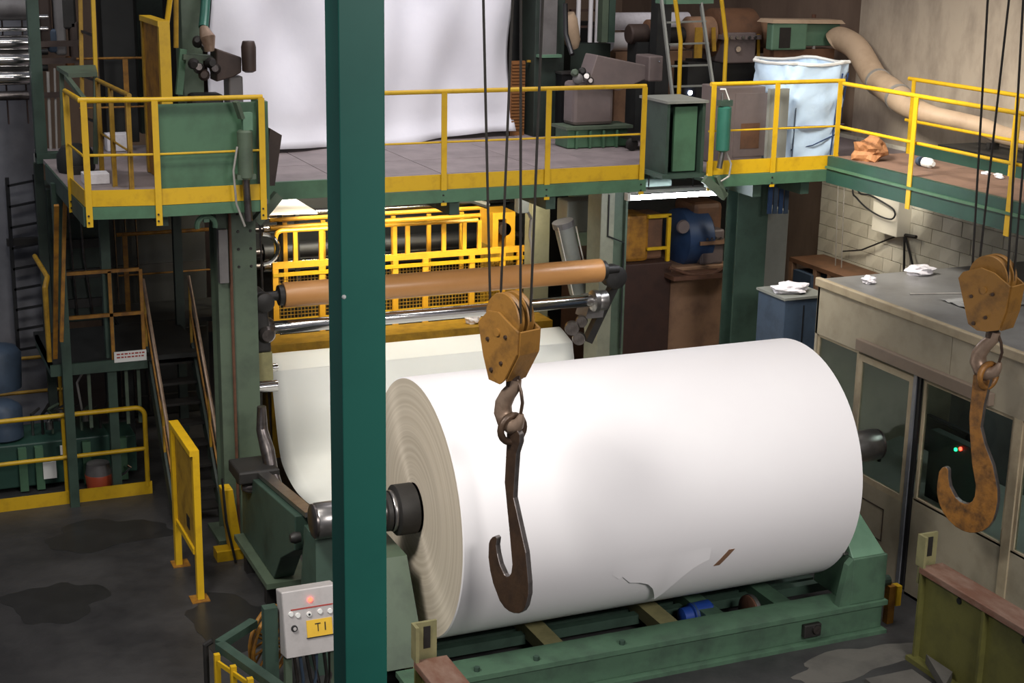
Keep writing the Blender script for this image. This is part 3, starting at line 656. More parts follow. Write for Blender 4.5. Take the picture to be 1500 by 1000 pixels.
MB().tube([(x0+.2, y0+.09, 4.30), (x0+.5, y0+.055, 4.35), (x0+.85, y0+.06, 4.48)], .008, 6).obj('strap', 'blue_band', t)
# grey cabinet next to it
a = at(1068, 128, Y=16.7); c = at(1145, 128, Y=16.7)
t = thing('machine_cabinet', ((a.x+c.x)/2, 16.9, 4.1), 'grey brown sheet metal cabinet left of the pale blue bag', 'cabinet')
MB().box(a.x-.1, 10.72, 16.7, 17.2, 4.11, a.z).obj('body', 'grey_taupe', t, bevel=.01)
MB().box(a.x+.1, c.x-.2, 16.69, 16.7, 4.2, a.z-.08).obj('door', 'grey_taupe', t)
MB().box(a.x+.2, c.x-.3, 16.684, 16.69, 4.3, 4.62).obj('nameplate', 'brown_mach', t)
a = at(1129, 128, Y=16.2); c = at(1157, 128, Y=16.2)
MB().box(a.x, c.x, 16.2, 16.26, 4.11, a.z-.02).obj('screen_board', 'grey_panel', label='narrow grey board covering the lower left side of the blue bag', cat='board')
# green gate box and teal cylinder at the gap
a = at(978, 152, Y=16.1); c = at(1034, 160, Y=16.1); z0 = at(985, 255, Y=16.1).z
t = thing('gate_box', ((a.x+c.x)/2, 16.3, z0), 'green steel box standing in the gap between the two yellow mezzanine railings', 'box')
MB().box(a.x, a.x+.04, 16.1, 16.75, z0, a.z).box(c.x-.04, c.x, 16.1, 16.75, z0, a.z).box(a.x+.04, c.x-.04, 16.7, 16.75, z0, a.z).obj('side_panel', 'green_dark', t)
MB().box(a.x+.14, c.x-.08, 16.16, 16.2, z0+.02, a.z-.05).obj('front_panel', 'green', t)
MB().box(a.x-.02, c.x+.02, 16.06, 16.78, a.z, a.z+.03).obj('top_edge', 'grey_panel', t)
MB().box(a.x-.05, c.x+.05, 16.06, 16.84, z0-.05, z0).obj('base', 'green_dark', t)
MB().bar(at(955, 256, Y=16.5), at(1000, 256, Y=16.5), .2, .08).obj('bracket', 'green_dark', t)
a = at(1062, 155, Y=15.85); c = at(1058, 222, Y=15.85)
t = thing('lift_cylinder', (c.x, 15.85, c.z), 'teal green hydraulic cylinder hung upright on the railing beside the bulk bag', 'cylinder')
MB().lathe([(0, .05), (.02, .085), (a.z-c.z-.02, .085), (a.z-c.z, .05)], c, (0, 0, 1), 20).obj('barrel', 'teal_cyl', t, True)
MB().box(c.x-.08, c.x+.08, 15.8, 15.9, a.z, a.z+.07).obj('end_cap', 'green_dark', t)
MB().cyl((c.x-.04, 15.85, a.z+.07), (c.x-.04, 15.85, a.z+.16), .02, 8).obj('valve', 'steel_mid', t)
MB().tube([(c.x-.08, 15.84, a.z+.2), (c.x-.02, 15.82, a.z+.2), (c.x+.05, 15.82, a.z+.05)], .008, 6).obj('hose', 'white', t)
MB().cyl(c, c-Vector((.03, 0, .2)), .035, 10).obj('rod', 'steel_mid', t, True)
MB().tube([c+Vector((.05, 0, 0)), c+Vector((.12, -.02, -.15)), c+Vector((.1, -.02, -.3)), c+Vector((.0, 0, -.36))], .012, 6).obj('hose', 'pipe_grey', t)
MB().bar(at(1032, 262, Y=15.9), at(1062, 288, Y=15.9), .06, .1).bar(at(1062, 288, Y=15.9), at(1050, 258, Y=15.9), .06, .05).obj('pivot_arm', 'green_frame', t)

# ladder with yellow hand rails
t = thing('access_ladder', at(1010, 150, Y=17.6), 'steel ladder with bent yellow handrails rising from the mezzanine', 'ladder')
YL = 17.7
MB().bar(at(969, 0, Y=YL+.6), at(986, 150, Y=YL), .03, .06).obj('stringer', 'grey_panel', t)
MB().bar(at(1026, 0, Y=YL+.6), at(1045, 130, Y=YL), .03, .06).obj('stringer', 'grey_panel', t)
for i, y in enumerate((32, 64, 96, 126)):
    f = 1-y/150
    MB().bar(at(972+y*.11, y+1, Y=YL+.6*f), at(1029+y*.13, y-1, Y=YL+.6*f), .06, .02).obj('rung', 'grey_panel', t)
MB().bar(at(968, 2, Y=YL+.7), at(1037, 1, Y=YL+.7), .3, .06).obj('step_head', 'green_light', t)
MB().tube([at(989, 0, Y=YL-.1), at(997, 60, Y=YL-.1), at(994, 152, Y=YL-.1)], .028, 10).obj('handrail', 'yellow', t, True)
MB().tube([at(1057, 0, Y=YL-.1), at(1064, 58, Y=YL-.1), at(1061, 122, Y=YL-.1)], .028, 10).obj('handrail', 'yellow', t, True)
p = at(1012, 136, Y=17.9)
t = thing('work_lamp', p, 'small glaring blue white work lamp behind the ladder', 'lamp')
MB().box(p.x-.09, p.x+.09, 17.92, 18.05, p.z-.09, p.z+.09).obj('housing', 'black', t)
MB().lathe([(0, .03), (.012, .03)], (p.x, 17.92, p.z), (0, -1, 0), 16).obj('lens', 'led_blue', t)
MB().box(p.x-.05, p.x+.05, 17.95, 18.0, 4.1, p.z-.09).obj('stand', 'iron', t)

# dark pillar behind the ladder and machine drive behind it
a = at(962, 60, Y=19.0); c = at(982, 60, Y=19.0)
MB().box(a.x, c.x, 19.0, 19.2, 4.1, 9).obj('steel_upright', 'dark_mach', label='black upright between the grey arm and the ladder', cat='upright')
# reducer housings
YD = 19.4
def drum(x0p, x1p, yc, rp, mat, name, par, n=24, Y=YD, prof=None):
    a = at(x0p, yc, Y=Y); c = at(x1p, yc-(x1p-x0p)*.02, Y=Y); r = rp/115
    L_ = (c-a).length
    return MB().lathe(prof or [(0, r*.85), (.02, r), (L_-.02, r), (L_, r*.85)], a, (1, 0, 0), n).obj(name, mat, par, True)
t = thing('drive_gearbox', at(1075, 120, Y=YD), 'brown bolted gearbox with rounded hood among the dark drive parts', 'gearbox')
drum(1040, 1098, 50, 42, 'brown_mach', 'hood', t)
a = at(1062, 48, Y=YD-.4); c = at(1105, 92, Y=YD-.4)
MB().box(a.x, c.x, YD-.42, YD+.4, c.z, a.z).obj('casing', 'grey_taupe', t, bevel=.02)
MB().box(a.x-.05, c.x+.05, YD-.47, YD+.4, (a.z+c.z)/2+.12, (a.z+c.z)/2+.18).obj('flange', 'grey_taupe', t)
for k in range(5): MB().cyl((a.x+.05+k*.1, YD-.47, (a.z+c.z)/2+.15), (a.x+.05+k*.1, YD-.5, (a.z+c.z)/2+.15), .025, 6).obj('bolt', 'steel_mid', t)
MB().lathe([(0, .05), (.03, .04)], ((a.x+c.x)/2-.05, YD-.42, c.z+.2), (0, -1, 0), 12).obj('oil_plug', 'steel', t)
MB().box(a.x-.1, c.x+.25, YD-.3, YD+.5, 4.1, c.z).obj('pedestal', 'dark_mach', t)
t = thing('shaft_coupling', at(1030, 110, Y=YD), 'brown and yellow coupling guard left of the gearbox', 'coupling guard')
drum(1005, 1042, 48, 26, 'tan_mach', 'guard', t, Y=YD-.1)
MB().bar(at(1024, 40, Y=YD-.42), at(1022, 85, Y=YD-.42), .12, .02, (0, 1, 0)).obj('guard_leg', 'yellow_dark', t)
MB().bar(at(1045, 40, Y=YD-.42), at(1046, 75, Y=YD-.42), .06, .02, (0, 1, 0)).obj('guard_leg', 'yellow_dark', t)
a = at(1025, 90, Y=YD); MB().box(a.x-.3, a.x+.3, YD-.2, YD+.2, 4.1, a.z).obj('pedestal', 'dark_mach', t)
t = thing('shaft_coupling', at(1115, 110, Y=YD), 'tan coupling guard with yellow edge between gearbox and green housing', 'coupling guard')
drum(1098, 1134, 54, 27, 'tan_mach', 'guard', t, Y=YD-.1)
MB().bar(at(1111, 50, Y=YD-.42), at(1111, 86, Y=YD-.42), .04, .02, (0, 1, 0)).obj('guard_leg', 'yellow_dark', t)
a = at(1115, 85, Y=YD); MB().box(a.x-.25, a.x+.25, YD-.2, YD+.2, 4.1, a.z).obj('pedestal', 'brown_dark', t)
t = thing('drive_motor', at(940, 110, Y=YD), 'dark round drive motor left of the ladder', 'motor')
drum(920, 962, 50, 16, 'iron_brown', 'barrel', t)
drum(946, 956, 46, 19, 'brown_mach', 'band', t)
drum(962, 1004, 52, 13, 'iron', 'shaft', t)
a = at(945, 66, Y=YD); MB().box(a.x-.2, a.x+.2, YD-.15, YD+.15, 4.1, a.z+.05).obj('foot', 'dark_mach', t)
# pale rolls behind
t = thing('paper_stack', at(960, 60, Y=20.8), 'pale paper covered rolls glimpsed behind the drive motor', 'rolls')
a = at(898, 62, Y=20.8); c = at(1010, 62, Y=20.8)
MB().cyl((a.x, 20.9, a.z), (c.x, 20.9, a.z), .14, 20).obj('roll', 'paper', t, True)
MB().cyl((a.x, 20.9, a.z+.3), (c.x, 20.9, a.z+.3), .13, 20).obj('roll', 'crumpled', t, True)
MB().box(a.x, c.x, 20.7, 21.1, 4.1, a.z-.14).obj('stand', 'tan_mach', t)
# green housing
a = at(1132, 34, Y=18.5); c = at(1236, 72, Y=18.5)
t = thing('motor_housing', ((a.x+c.x)/2, 18.8, c.z), 'light green boxy motor housing joined to the fat bent duct', 'housing')
MB().box(a.x, a.x+.58, 18.5, 18.65, c.z, a.z).obj('casing', 'green_light', t, bevel=.02)
MB().box(a.x+.58, c.x, 18.62, 18.65, c.z+.04, a.z-.02).obj('casing', 'green_light', t, bevel=.02)
MB().hull8([(a.x-.02, 18.48, a.z), (c.x+.0, 18.5, a.z-.02), (c.x+.0, 18.88, a.z-.02), (a.x-.02, 18.88, a.z)], [(a.x+.02, 18.52, a.z+.05), (c.x-.03, 18.55, a.z+.03), (c.x-.03, 18.85, a.z+.03), (a.x+.02, 18.85, a.z+.05)]).obj('lid', 'pipe_beige', t)
MB().box(a.x+.12, a.x+.3, 18.49, 18.5, c.z+.03, a.z-.06).obj('louvre', 'iron', t)
MB().lathe([(0, .03), (.05, .03)], (a.x+.75, 18.62, a.z+.06), (0, 0, 1), 10).obj('lifting_eye', 'rust', t)
MB().tube([(a.x+.8, 18.65, c.z+.05), (a.x+.82, 18.65, c.z-.25), (a.x+.9, 18.65, c.z-.4)], .025, 8).obj('conduit', 'pipe_grey', t, True)
MB().box(a.x+.1, c.x-.1, 18.58, 18.85, 4.1, c.z).obj('support', 'brown_mach', t)
# duct
P = [at(1222, 62, Y=18.5), at(1240, 57, Y=18.4), at(1258, 72, Y=18.0), at(1282, 115, Y=17.3), at(1305, 133, Y=16.7), at(1345, 150, Y=16.0)]
P = [Vector((min(p.x, 13.0), p.y, p.z)) for p in P]
P[-1].z -= .1
P += [Vector((12.95, 15.3, P[-1].z-.12)), Vector((12.98, 14.6, P[-1].z-.2)), Vector((12.98, 12.0, P[-1].z-.22))]
t = thing('air_duct', (12.9, 16, 4.3), 'fat beige bent duct running from the green housing along the wall', 'duct')
Q = cr(P)
MB().tube(Q, [.17 if k < 28 else max(.11, .17-.012*(k-27)) for k in range(len(Q))], 20).obj('pipe', 'pipe_beige', t, True)
for k in (19, 26): MB().tube([Q[k], Q[k]+(Q[k+1]-Q[k]).normalized()*.06], .182, 20).obj('band', 'pipe_grey', t, True)
for yy in (15.0, 13.0): MB().box(12.9, 13.05, yy, yy+.06, 4.42, P[-1].z-.08).obj('hanger', 'iron', t)

MB().box(12.6, 13.25, 9.6, 15.6, 3.6, 4.42).obj('dark_wall_box', 'dark_mach', label='plain dark box between walkway and wall under the duct', cat='trough')  # plain dark box filling the dark zone behind the rear railing
# litter on the walkway
p = at(1265, 230, Z=4.27); crumple('crumpled_paper', (11.55, p.y*.985, 4.27), .2, 'crumpled_brown', 'orange brown crumpled wrapping paper on the walkway', 'paper', (1, 1, .8))
p = at(1308, 232, Z=4.27)
t = thing('litter_bottle', (11.85, 14.9, 4.27), 'small white and dark container lying on the walkway', 'container')
MB().lathe([(0, .05), (.01, .06), (.12, .06), (.15, .03), (.18, .03)], (11.85, 14.9, 4.33), (0, -1, .0), 14).obj('bottle', 'white', t, True)
MB().lathe([(0, .055), (.05, .055)], (11.85, 15.0, 4.33), (0, -1, 0), 14).obj('wrapper', 'blue_dull', t, True)
for k, (x_, y_) in enumerate(((12.2, 14.2), (12.25, 14.05), (12.15, 13.9))):
    crumple('paper_scrap', (x_, y_, 4.27), .05, 'crumpled', 'tiny white scrap of paper at the back of the walkway', 'paper', (1, 1, .4))['group'] = 'paper scraps on the walkway'

# ================================================================== UPPER FLOOR, MIDDLE: hanging sheet, unwind arms
nx, nz = 90, 40; vs = []; fs = []
A_, B_ = Vector((4.22, 19.15, 0)), Vector((8.66, 20.1, 0)); nrm = Vector((.2, -1, 0)).normalized()
for j in range(nz+1):
    for i in range(nx+1):
        u = i/nx; v = j/nz
        z = 4.125+v*3.9
        zb = z+(1-v)**6*(.03*math.sin(u*9)+.05*max(0, u-.8)*4)
        d = .10*math.sin(u*14+v*3.5)*(.3+.7*(1-v))+.05*math.sin(u*31-v*6)+.07*math.sin(u*7-v*9)*math.sin(v*5)+.04*math.sin((u*2+v)*13)
        if v < .06: d += (.06-v)*2.2
        p = A_*(1-u)+B_*u+nrm*(d*.75); vs.append((p.x-.03*math.sin(v*7)*(1-u), p.y, zb))
for j in range(nz):
    for i in range(nx): a = j*(nx+1)+i; fs.append((a, a+1, a+nx+2, a+nx+1))
o = MB().add(vs, fs).obj('hanging_sheet', 'sheet', smooth=True, label='broad white sheet hanging down to the mezzanine deck', cat='sheet')
sm = o.modifiers.new('thickness', 'SOLIDIFY'); sm.thickness = .004

def pedestal(t, mir):
    # mir=0 right hand arm, 1 left hand arm; x runs from the sheet outwards
    f = (lambda x: x) if not mir else (lambda x: 13.62-x)
    def bx(x0, x1, *r): a, b_ = f(x0), f(x1); return MB().box(min(a, b_), max(a, b_), *r)
    bs = bx(8.85, 9.75, 18.55, 18.95, 4.11, 4.36).obj('base', 'green', t, bevel=.01)
    for x in (8.95, 9.15, 9.35, 9.55): bx(x, x+.03, 18.5, 18.55, 4.11, 4.34).obj('rib', 'green', bs)
    bx(8.8, 9.8, 18.5, 18.97, 4.36, 4.4).obj('base_top', 'green_frame', t)
    bx(8.95, 9.55, 18.6, 18.95, 4.4, 4.98).obj('column', 'grey_taupe', t, bevel=.05)
    pts = [(9.12, 18.55, 4.95), (9.6, 18.55, 4.86), (10.05, 18.55, 5.02), (10.05, 18.55, 5.18), (9.25, 18.55, 5.34)]
    MB().ext([(f(x), y, z) for x, y, z in pts], (0, .36, 0)).obj('arm', 'grey_taupe' if not mir else 'iron_brown', t, bevel=.015)
    for x, z, r, mt in ((9.0, 5.02, .07, 'grey_mach'), (9.12, 5.05, .06, 'steel_mid'), (9.06, 5.12, .05, 'iron'), (9.18, 4.99, .05, 'steel_dark'), (8.95, 5.1, .05, 'green_frame')):
        MB().lathe([(0, r*.8), (.02, r), (.08, r), (.1, r*.6)], (f(x), 18.62, z), (-.3, -1, .2), 12).obj('fitting', mt, t, True)
    return t
pedestal(thing('unwind_arm', (9.3, 18.9, 4.1), 'grey brown swing arm on a green ribbed base right of the hanging sheet', 'machine arm'), 0)
r_ = bpy.data.objects['unwind_arm']
MB().box(9.98, 10.2, 18.45, 18.85, 4.98, 5.32).obj('head_block', 'grey_taupe', r_, bevel=.02)
MB().lathe([(0, .015), (.01, .01)], (10.13, 18.45, 5.25), (0, -1, 0), 8).obj('bolt', 'steel', r_)
for x in (9.62, 9.86):
    MB().lathe([(0, .07), (.01, .085), (.05, .085), (.06, .07)], (x, 18.2, 4.19), (0, -1, 0), 18).obj('castor', 'iron', r_, True)
MB().box(9.6, 9.9, 18.12, 18.5, 4.24, 4.3).obj('castor_plate', 'iron', r_)
l_ = thing('unwind_arm', (4.4, 18.7, 4.1), 'dark brown swing arm with upright cylinder left of the hanging sheet', 'machine arm')
MB().ext([at(x, y, Y=18.5) for x, y in ((317, 71), (354, 84), (354, 106), (342, 113), (317, 120))], (0, .35, 0)).obj('arm', 'iron_brown', l_, bevel=.015)
a = at(335, 112, Y=18.55); c = at(356, 112, Y=18.55)
MB().box(a.x, c.x, 18.55, 18.85, 4.4, a.z).obj('column', 'grey_mach', l_, bevel=.02)
MB().box(a.x-.5, c.x+.05, 18.5, 18.95, 4.11, 4.4).obj('base', 'green_frame', l_, bevel=.01)
MB().box(a.x-.45, a.x-.05, 18.6, 18.9, 4.4, 4.95).obj('gear_case', 'iron', l_, bevel=.05)
for k in range(5):
    p = at(283+k*8, 92+9*(k % 3), Y=18.5); MB().lathe([(0, .06), (.05, .07), (.12, .04)], p, (random.uniform(-.6, .2), -1, random.uniform(-.2, .4)), 12).obj('fitting', ['iron', 'steel_dark', 'iron_brown'][k % 3], l_, True)
c = at(365, 106, Y=18.45); a = at(365, 60, Y=18.45)
MB().lathe([(0, .05), (.02, .085), (.3, .09), (.36, .075), (.37, .07), (a.z-c.z, .068)], c, (0, 0, 1), 20).obj('cylinder', 'iron_brown', l_, True)

# dark upright frames beside the sheet
def upright(name, x0p, x1p, Y, z0, z1, mat, label, dy=.35, cat='upright'):
    a = at(x0p, 100, Y=Y); c = at(x1p, 100, Y=Y)
    return MB().box(a.x, c.x, Y, Y+dy, z0, z1).obj(name, mat, label=label, cat=cat, bevel=.01)
upright('steel_upright', 749, 776, 20.6, 4.1, 9, 'dark_mach', 'black machine upright touching the right edge of the hanging sheet')
t = thing('machine_upright', at(800, 190, Y=19.8), 'dark green machine upright with grey slide plate behind the mezzanine railing', 'upright')
a = at(783, 100, Y=19.8); c = at(826, 100, Y=19.8)
MB().box(a.x, c.x, 19.8, 20.3, 4.1, 9).obj('frame', 'dark_green_mach', t, bevel=.01)
MB().box(a.x+.06, c.x-.16, 19.72, 19.8, at(800, 80, Y=19.7).z, 9).obj('slide_plate', 'grey_mach', t)
MB().box(a.x+.02, c.x-.1, 19.66, 19.8, at(800, 80, Y=19.7).z-.04, at(800, 80, Y=19.7).z).obj('ledge', 'green_light', t)
MB().box(c.x-.12, c.x+.1, 19.6, 19.8, 4.1, at(810, 108, Y=19.7).z).obj('dark_box', 'black', t)
MB().box(c.x-.14, c.x+.12, 19.58, 19.82, at(810, 108, Y=19.7).z, at(810, 108, Y=19.7).z+.03).obj('box_lid', 'steel_mid', t)
a = at(751, 90, Y=19.95); c = at(770, 182, Y=19.95)
t = thing('vent_grille', ((a.x+c.x)/2, 19.95, 4.1), 'orange brown slatted grille standing by the edge of the hanging sheet', 'grille')
MB().box(a.x, c.x, 20.0, 20.05, 4.1, a.z).obj('panel', 'orange_grille', t)
k = 0
z = 4.2
while z < a.z-.03:
    MB().box(a.x+.01, c.x-.01, 19.975, 20.0, z, z+.022).obj('slat', 'orange_grille', t); z += .045
MB().bar((c.x+.07, 19.95, 4.1), (c.x+.07, 19.95, a.z), .03, .03).bar((c.x, 19.95, a.z), (c.x+.085, 19.95, a.z), .03, .03).obj('yellow_edge', 'yellow_dark', t)
# vertical rods and tilted hopper behind the arm
t = thing('roller_rack', at(860, 60, Y=20.6), 'rack of pale upright rods behind the grey swing arm', 'rack')
for xp in (846, 864, 874):
    a = at(xp, 62, Y=20.6); MB().cyl((a.x, 20.6, a.z), (a.x, 20.6, 8), .035, 10).obj('rod', 'paper', t, True)
for yp in (14, 38): MB().box(at(838, yp, Y=20.6).x, at(885, yp, Y=20.6).x, 20.62, 20.7, at(860, yp+3, Y=20.6).z, at(860, yp, Y=20.6).z).obj('crossbar', 'brown_dark', t)
a = at(832, 64, Y=20.6); c = at(890, 64, Y=20.6); MB().box(a.x, c.x, 20.5, 20.9, 4.1, a.z).obj('base', 'dark_green_mach', t)
for xp, mt in ((886, 'green_frame'), (896, 'green_dark')):
    a = at(xp, 50, Y=20.2); MB().box(a.x-.05, a.x+.05, 20.2, 20.35, at(xp, 62, Y=20.2).z, 8).obj('side_post', mt, t)
MB().lathe([(0, .06), (.1, .12), (.4, .16), (.5, .14)], at(842, 45, Y=20.1)-Vector((0, 0, .25)), (-.35, 0, 1), 18).obj('hopper', 'pipe_beige', t, True)
MB().tube([at(828, 5, Y=19.5), at(829, 50, Y=19.5), at(838, 80, Y=19.3)], .035, 8).obj('black_hose', 'black', t, True)
MB().box(at(820, 78, Y=20.4).x, at(905, 78, Y=20.4).x, 21.2, 21.4, 4.1, 5.6).obj('machine_panel', 'dark_mach', label='dark machine panel behind the rack of rods', cat='panel')  # plain dark machine panel, not a cabinet
upright('steel_upright', 735, 1000, 23.4, 4.1, 4.9, 'brown_mach', 'low rusty brown machine beam far behind the uprights', 1.0, 'beam')

# ================================================================== LOWER MACHINE FRAME
# left column (flanged, with bolts)
t = thing('machine_column', (3.9, 16.7, 0), 'dark green riveted machine column under the small left platform', 'column')
MB().box(3.66, 4.1, 16.6, 16.63, 0, 4.0).box(3.66, 4.1, 16.95, 16.98, 0, 4.0).box(3.7, 3.73, 16.63, 16.95, 0, 4.0).box(4.05, 4.08, 16.63, 16.95, 0, 4.0).obj('shaft', 'green_frame', t)
for z in [3.85-.2*k for k in range(4)]:
    for x in (3.9, 4.04): MB().lathe([(0, .018), (.01, .014)], (x, 16.6, z), (0, -1, 0), 8).obj('rivet', 'iron', t)
MB().box(3.55, 4.2, 16.5, 17.1, 0, .05).obj('base_plate', 'green_frame', t)
MB().tube([(3.8, 16.56, 3.9), (3.8, 16.56, .1)], .018, 8).obj('conduit', 'rust', t, True)
MB().box(3.66, 3.76, 16.5, 16.6, 3.1, 3.7).obj('junction_box', 'grey_mach', t)
MB().bar(at(375, 325, Y=16.3), at(408, 285, Y=16.3), .12, .1).obj('knee_brace', 'green_frame', t)
# right column
a = at(881, 300, Y=17.8); c = at(919, 300, Y=17.8)
t = thing('machine_column', ((a.x+c.x)/2, 17.95, 0), 'tall grey green machine column at the right end of the brown tube', 'column')
MB().box(a.x, a.x+.2, 17.8, 18.2, 0, 4.04).obj('shaft', 'frame_pale', t, bevel=.01)
MB().box(a.x+.2, c.x, 17.86, 18.2, 0, 4.04).obj('web', 'green_frame', t)
MB().box(c.x-.03, c.x, 17.78, 17.86, 0, 4.04).obj('flange', 'green_frame', t)
MB().tube([(a.x+.1, 17.78, 3.6), (a.x+.1, 17.78, 3.05), (c.x-.05, 17.76, 2.95), (c.x-.05, 17.76, 1.5)], .01, 6).obj('cable', 'black', t)
MB().ext([(a.x-.2, 17.8, 4.0), (c.x+.5, 17.8, 4.0), (c.x+.35, 17.8, 3.93), (a.x-.1, 17.8, 3.93)], (0, .4, 0)).obj('head_plate', 'green_frame', t)
# brown tube and chrome roller between the columns
YB = 17.0
a = at(415, 432, Y=YB); c = at(880, 397, Y=YB)
t = thing('core_tube', (6.5, YB, a.z-.15), 'long brown cardboard-coloured tube lying across the machine', 'tube')
MB().lathe([(0, .14), (.012, .148), (c.x-a.x-.012, .148), (c.x-a.x, .14)], a, (1, 0, 0), 40).obj('tube', 'kraft', t, True)
for x, s_ in ((a.x, -1), (c.x, 1)):
    MB().lathe([(0, .12), (.06, .12), (.07, .06), (.25, .05)], (x, YB, a.z), (s_, 0, 0), 24).obj('end_journal', 'iron', t, True)
a2 = at(400, 480, Y=YB); c2 = at(866, 441, Y=YB)
t = thing('chrome_roller', (6.5, YB, a2.z-.1), 'long polished chrome guide roller below the brown tube', 'roller')
MB().lathe([(0, .07), (.01, .078), (c2.x-a2.x-.01, .078), (c2.x-a2.x, .07)], a2, (1, 0, 0), 40).obj('shell', 'steel', t, True)
b1 = MB().lathe([(0, .1), (.03, .125), (.12, .125), (.15, .09), (.22, .06)], (a2.x, YB, a2.z), (-1, 0, 0), 24).obj('bearing', 'steel_dark', t, True)
b2 = MB().lathe([(0, .1), (.02, .14), (.08, .14), (.09, .12), (.13, .13), (.2, .13), (.22, .1)], (c2.x, YB, c2.z), (1, 0, 0), 24).obj('bearing', 'steel_mid', t, True)
# bracket holding both on the left
t = thing('bearing_bracket', (4.2, 16.9, 2.2), 'dark cast bracket on the left column holding tube and roller', 'bracket')
MB().hull8([(4.1, 16.7, 2.2), (4.28, 16.7, 2.2), (4.28, 17.15, 2.2), (4.1, 17.15, 2.2)], [(4.1, 16.75, 2.9), (4.25, 16.75, 2.9), (4.25, 17.1, 2.9), (4.1, 17.1, 2.9)]).obj('casting', 'iron', t, bevel=.03)
MB().lathe([(0, .11), (.08, .11), (.1, .07)], (4.2, 16.72, 2.8), (0, -1, 0), 20).obj('lobe', 'iron', t, True)
MB().lathe([(0, .08), (.05, .1), (.1, .07)], (4.22, 16.72, 2.42), (0, -1, 0), 20).obj('hub', 'steel_dark', t, True)
MB().hull8([(4.14, 16.75, 1.85), (4.3, 16.75, 1.85), (4.3, 17.05, 1.85), (4.14, 17.05, 1.85)], [(4.1, 16.7, 2.2), (4.28, 16.7, 2.2), (4.28, 17.15, 2.2), (4.1, 17.15, 2.2)]).obj('toe', 'olive_pale', t)
# right swing arm (dark diagonal)
t = thing('bearing_bracket', (8.8, 17.1, 1.4), 'dark diagonal arm carrying the right ends of tube and roller', 'bracket')
MB().bar(at(905, 405, Y=17.3), at(860, 500, Y=17.3), .12, .1, (1, 0, 0)).obj('arm', 'iron', t)
MB().lathe([(0, .13), (.03, .15), (.2, .15), (.22, .12)], at(893, 402, Y=17.2), (0, -1, 0), 20).obj('lobe', 'iron', t, True)
q_ = at(868, 455, Y=17.2); MB().hull8([q_+Vector((-.1, 0, -.1)), q_+Vector((.15, 0, -.1)), q_+Vector((.15, .3, -.1)), q_+Vector((-.1, .3, -.1))], [q_+Vector((-.02, 0, .16)), q_+Vector((.2, 0, .16)), q_+Vector((.2, .3, .16)), q_+Vector((-.02, .3, .16))]).obj('clamp', 'grey_mach', t)
for xp, yp, rr in ((838, 480, .1), (852, 470, .08), (848, 495, .09)): MB().lathe([(0, rr), (.06, rr*.9)], at(xp, yp, Y=17.25), (-.5, -1, 0), 14).obj('gear', 'steel_dark', t, True)
# pneumatic cylinder
t = thing('ram_cylinder', at(840, 420, Y=18.4), 'grey pneumatic ram leaning behind the brown tube', 'ram')
a = at(826, 332, Y=18.4); c = at(848, 428, Y=18.4)
MB().cyl(a, c, .13, 20).obj('barrel', 'grey_panel', t, True)
MB().cyl(c, c+(c-a)*1.9, .05, 12).obj('piston_rod', 'steel', t, True)
MB().cyl(a+(a-c).normalized()*.08, a, .15, 12).obj('head', 'grey_mach', t)
for s_ in (-1, 1): MB().cyl(a+Vector((.13*s_, -.1, .02)), c+Vector((.13*s_, -.1, 0)), .012, 6).obj('tie_rod', 'steel', t)
a = at(834, 296, Y=18.7); c = at(880, 340, Y=18.7)
MB().box(a.x, c.x, 18.75, 19.1, c.z, a.z).obj('valve_box', 'grey_panel', bevel=.02, label='pale grey box under the mezzanine left of the right column', cat='box')
a = at(760, 285, Y=18.6); c = at(775, 312, Y=18.6); MB().box(a.x, c.x, 18.6, 18.75, c.z, 4.06).obj('switch_box', 'grey_panel', bevel=.01, label='small pale switch box hanging under the mezzanine near the ropes', cat='box')
a = at(780, 300, Y=19.75); c = at(806, 300, Y=19.75)
MB().box(a.x, c.x, 19.75, 20.0, 0, 4.05).obj('steel_pillar', 'frame_pale', label='pale olive pillar behind the left end of the ram', cat='pillar')
upright('machine_upright', 846, 882, 19.9, 0, 3.9, 'green_frame', 'green grey machine side plate behind the ram', .2, 'upright')
MB().tube([at(772, 308, Y=18.68), at(778, 320, Y=18.9), at(776, 345, Y=18.9), at(779, 365, Y=18.9), at(779, 480, Y=18.9)], .02, 8).obj('grey_hose', 'pipe_grey', label='pale hose dropping from the small switch box', cat='hose')

# the web of paper coming to the roll
prof = [(18.98, 1.2), (18.96, 1.45), (18.9, 1.54), (18.8, 1.57), (18.6, 1.52), (18.41, 1.465), (18.395, 1.455), (18.385, 1.43), (18.34, 1.28), (18.2, .85), (18.08, .55), (17.9, .36), (17.4, .25), (16.8, .28), (16.36, .38), (15.6, .68), (14.9, .92), (14.24, 1.22)]
pv = cr([Vector((0, y, z)) for y, z in prof], 4)
nxw = 24; vs = []; fs = []
for p in pv:
    for i in range(nxw+1):
        u = i/nxw; sag = .03*math.sin(u*5+p.y)*max(0, 1-abs(p.y-17)/1.5)
        vs.append((RX0+(RX1-RX0-.02)*u, p.y, p.z+sag*.6))
for j in range(len(pv)-1):
    for i in range(nxw): a = j*(nxw+1)+i; fs.append((a, a+1, a+nxw+2, a+nxw+1))
o = MB().add(vs, fs).obj('paper_web', 'paper_web', smooth=True, label='slack white paper web sagging from the guide roller towards the roll', cat='paper web')
sm = o.modifiers.new('thickness', 'SOLIDIFY'); sm.thickness = .003
t = thing('guide_roller', (6.8, 18.95, 1.6), 'dark guide roller under the bend of the paper web', 'roller')
MB().cyl((4.5, 18.84, 1.44), (8.96, 18.84, 1.44), .1, 24).obj('shell', 'steel_mid', t, True)
MB().cyl((4.3, 18.84, 1.44), (4.5, 18.84, 1.44), .07, 16).obj('journal', 'steel_dark', t, True)
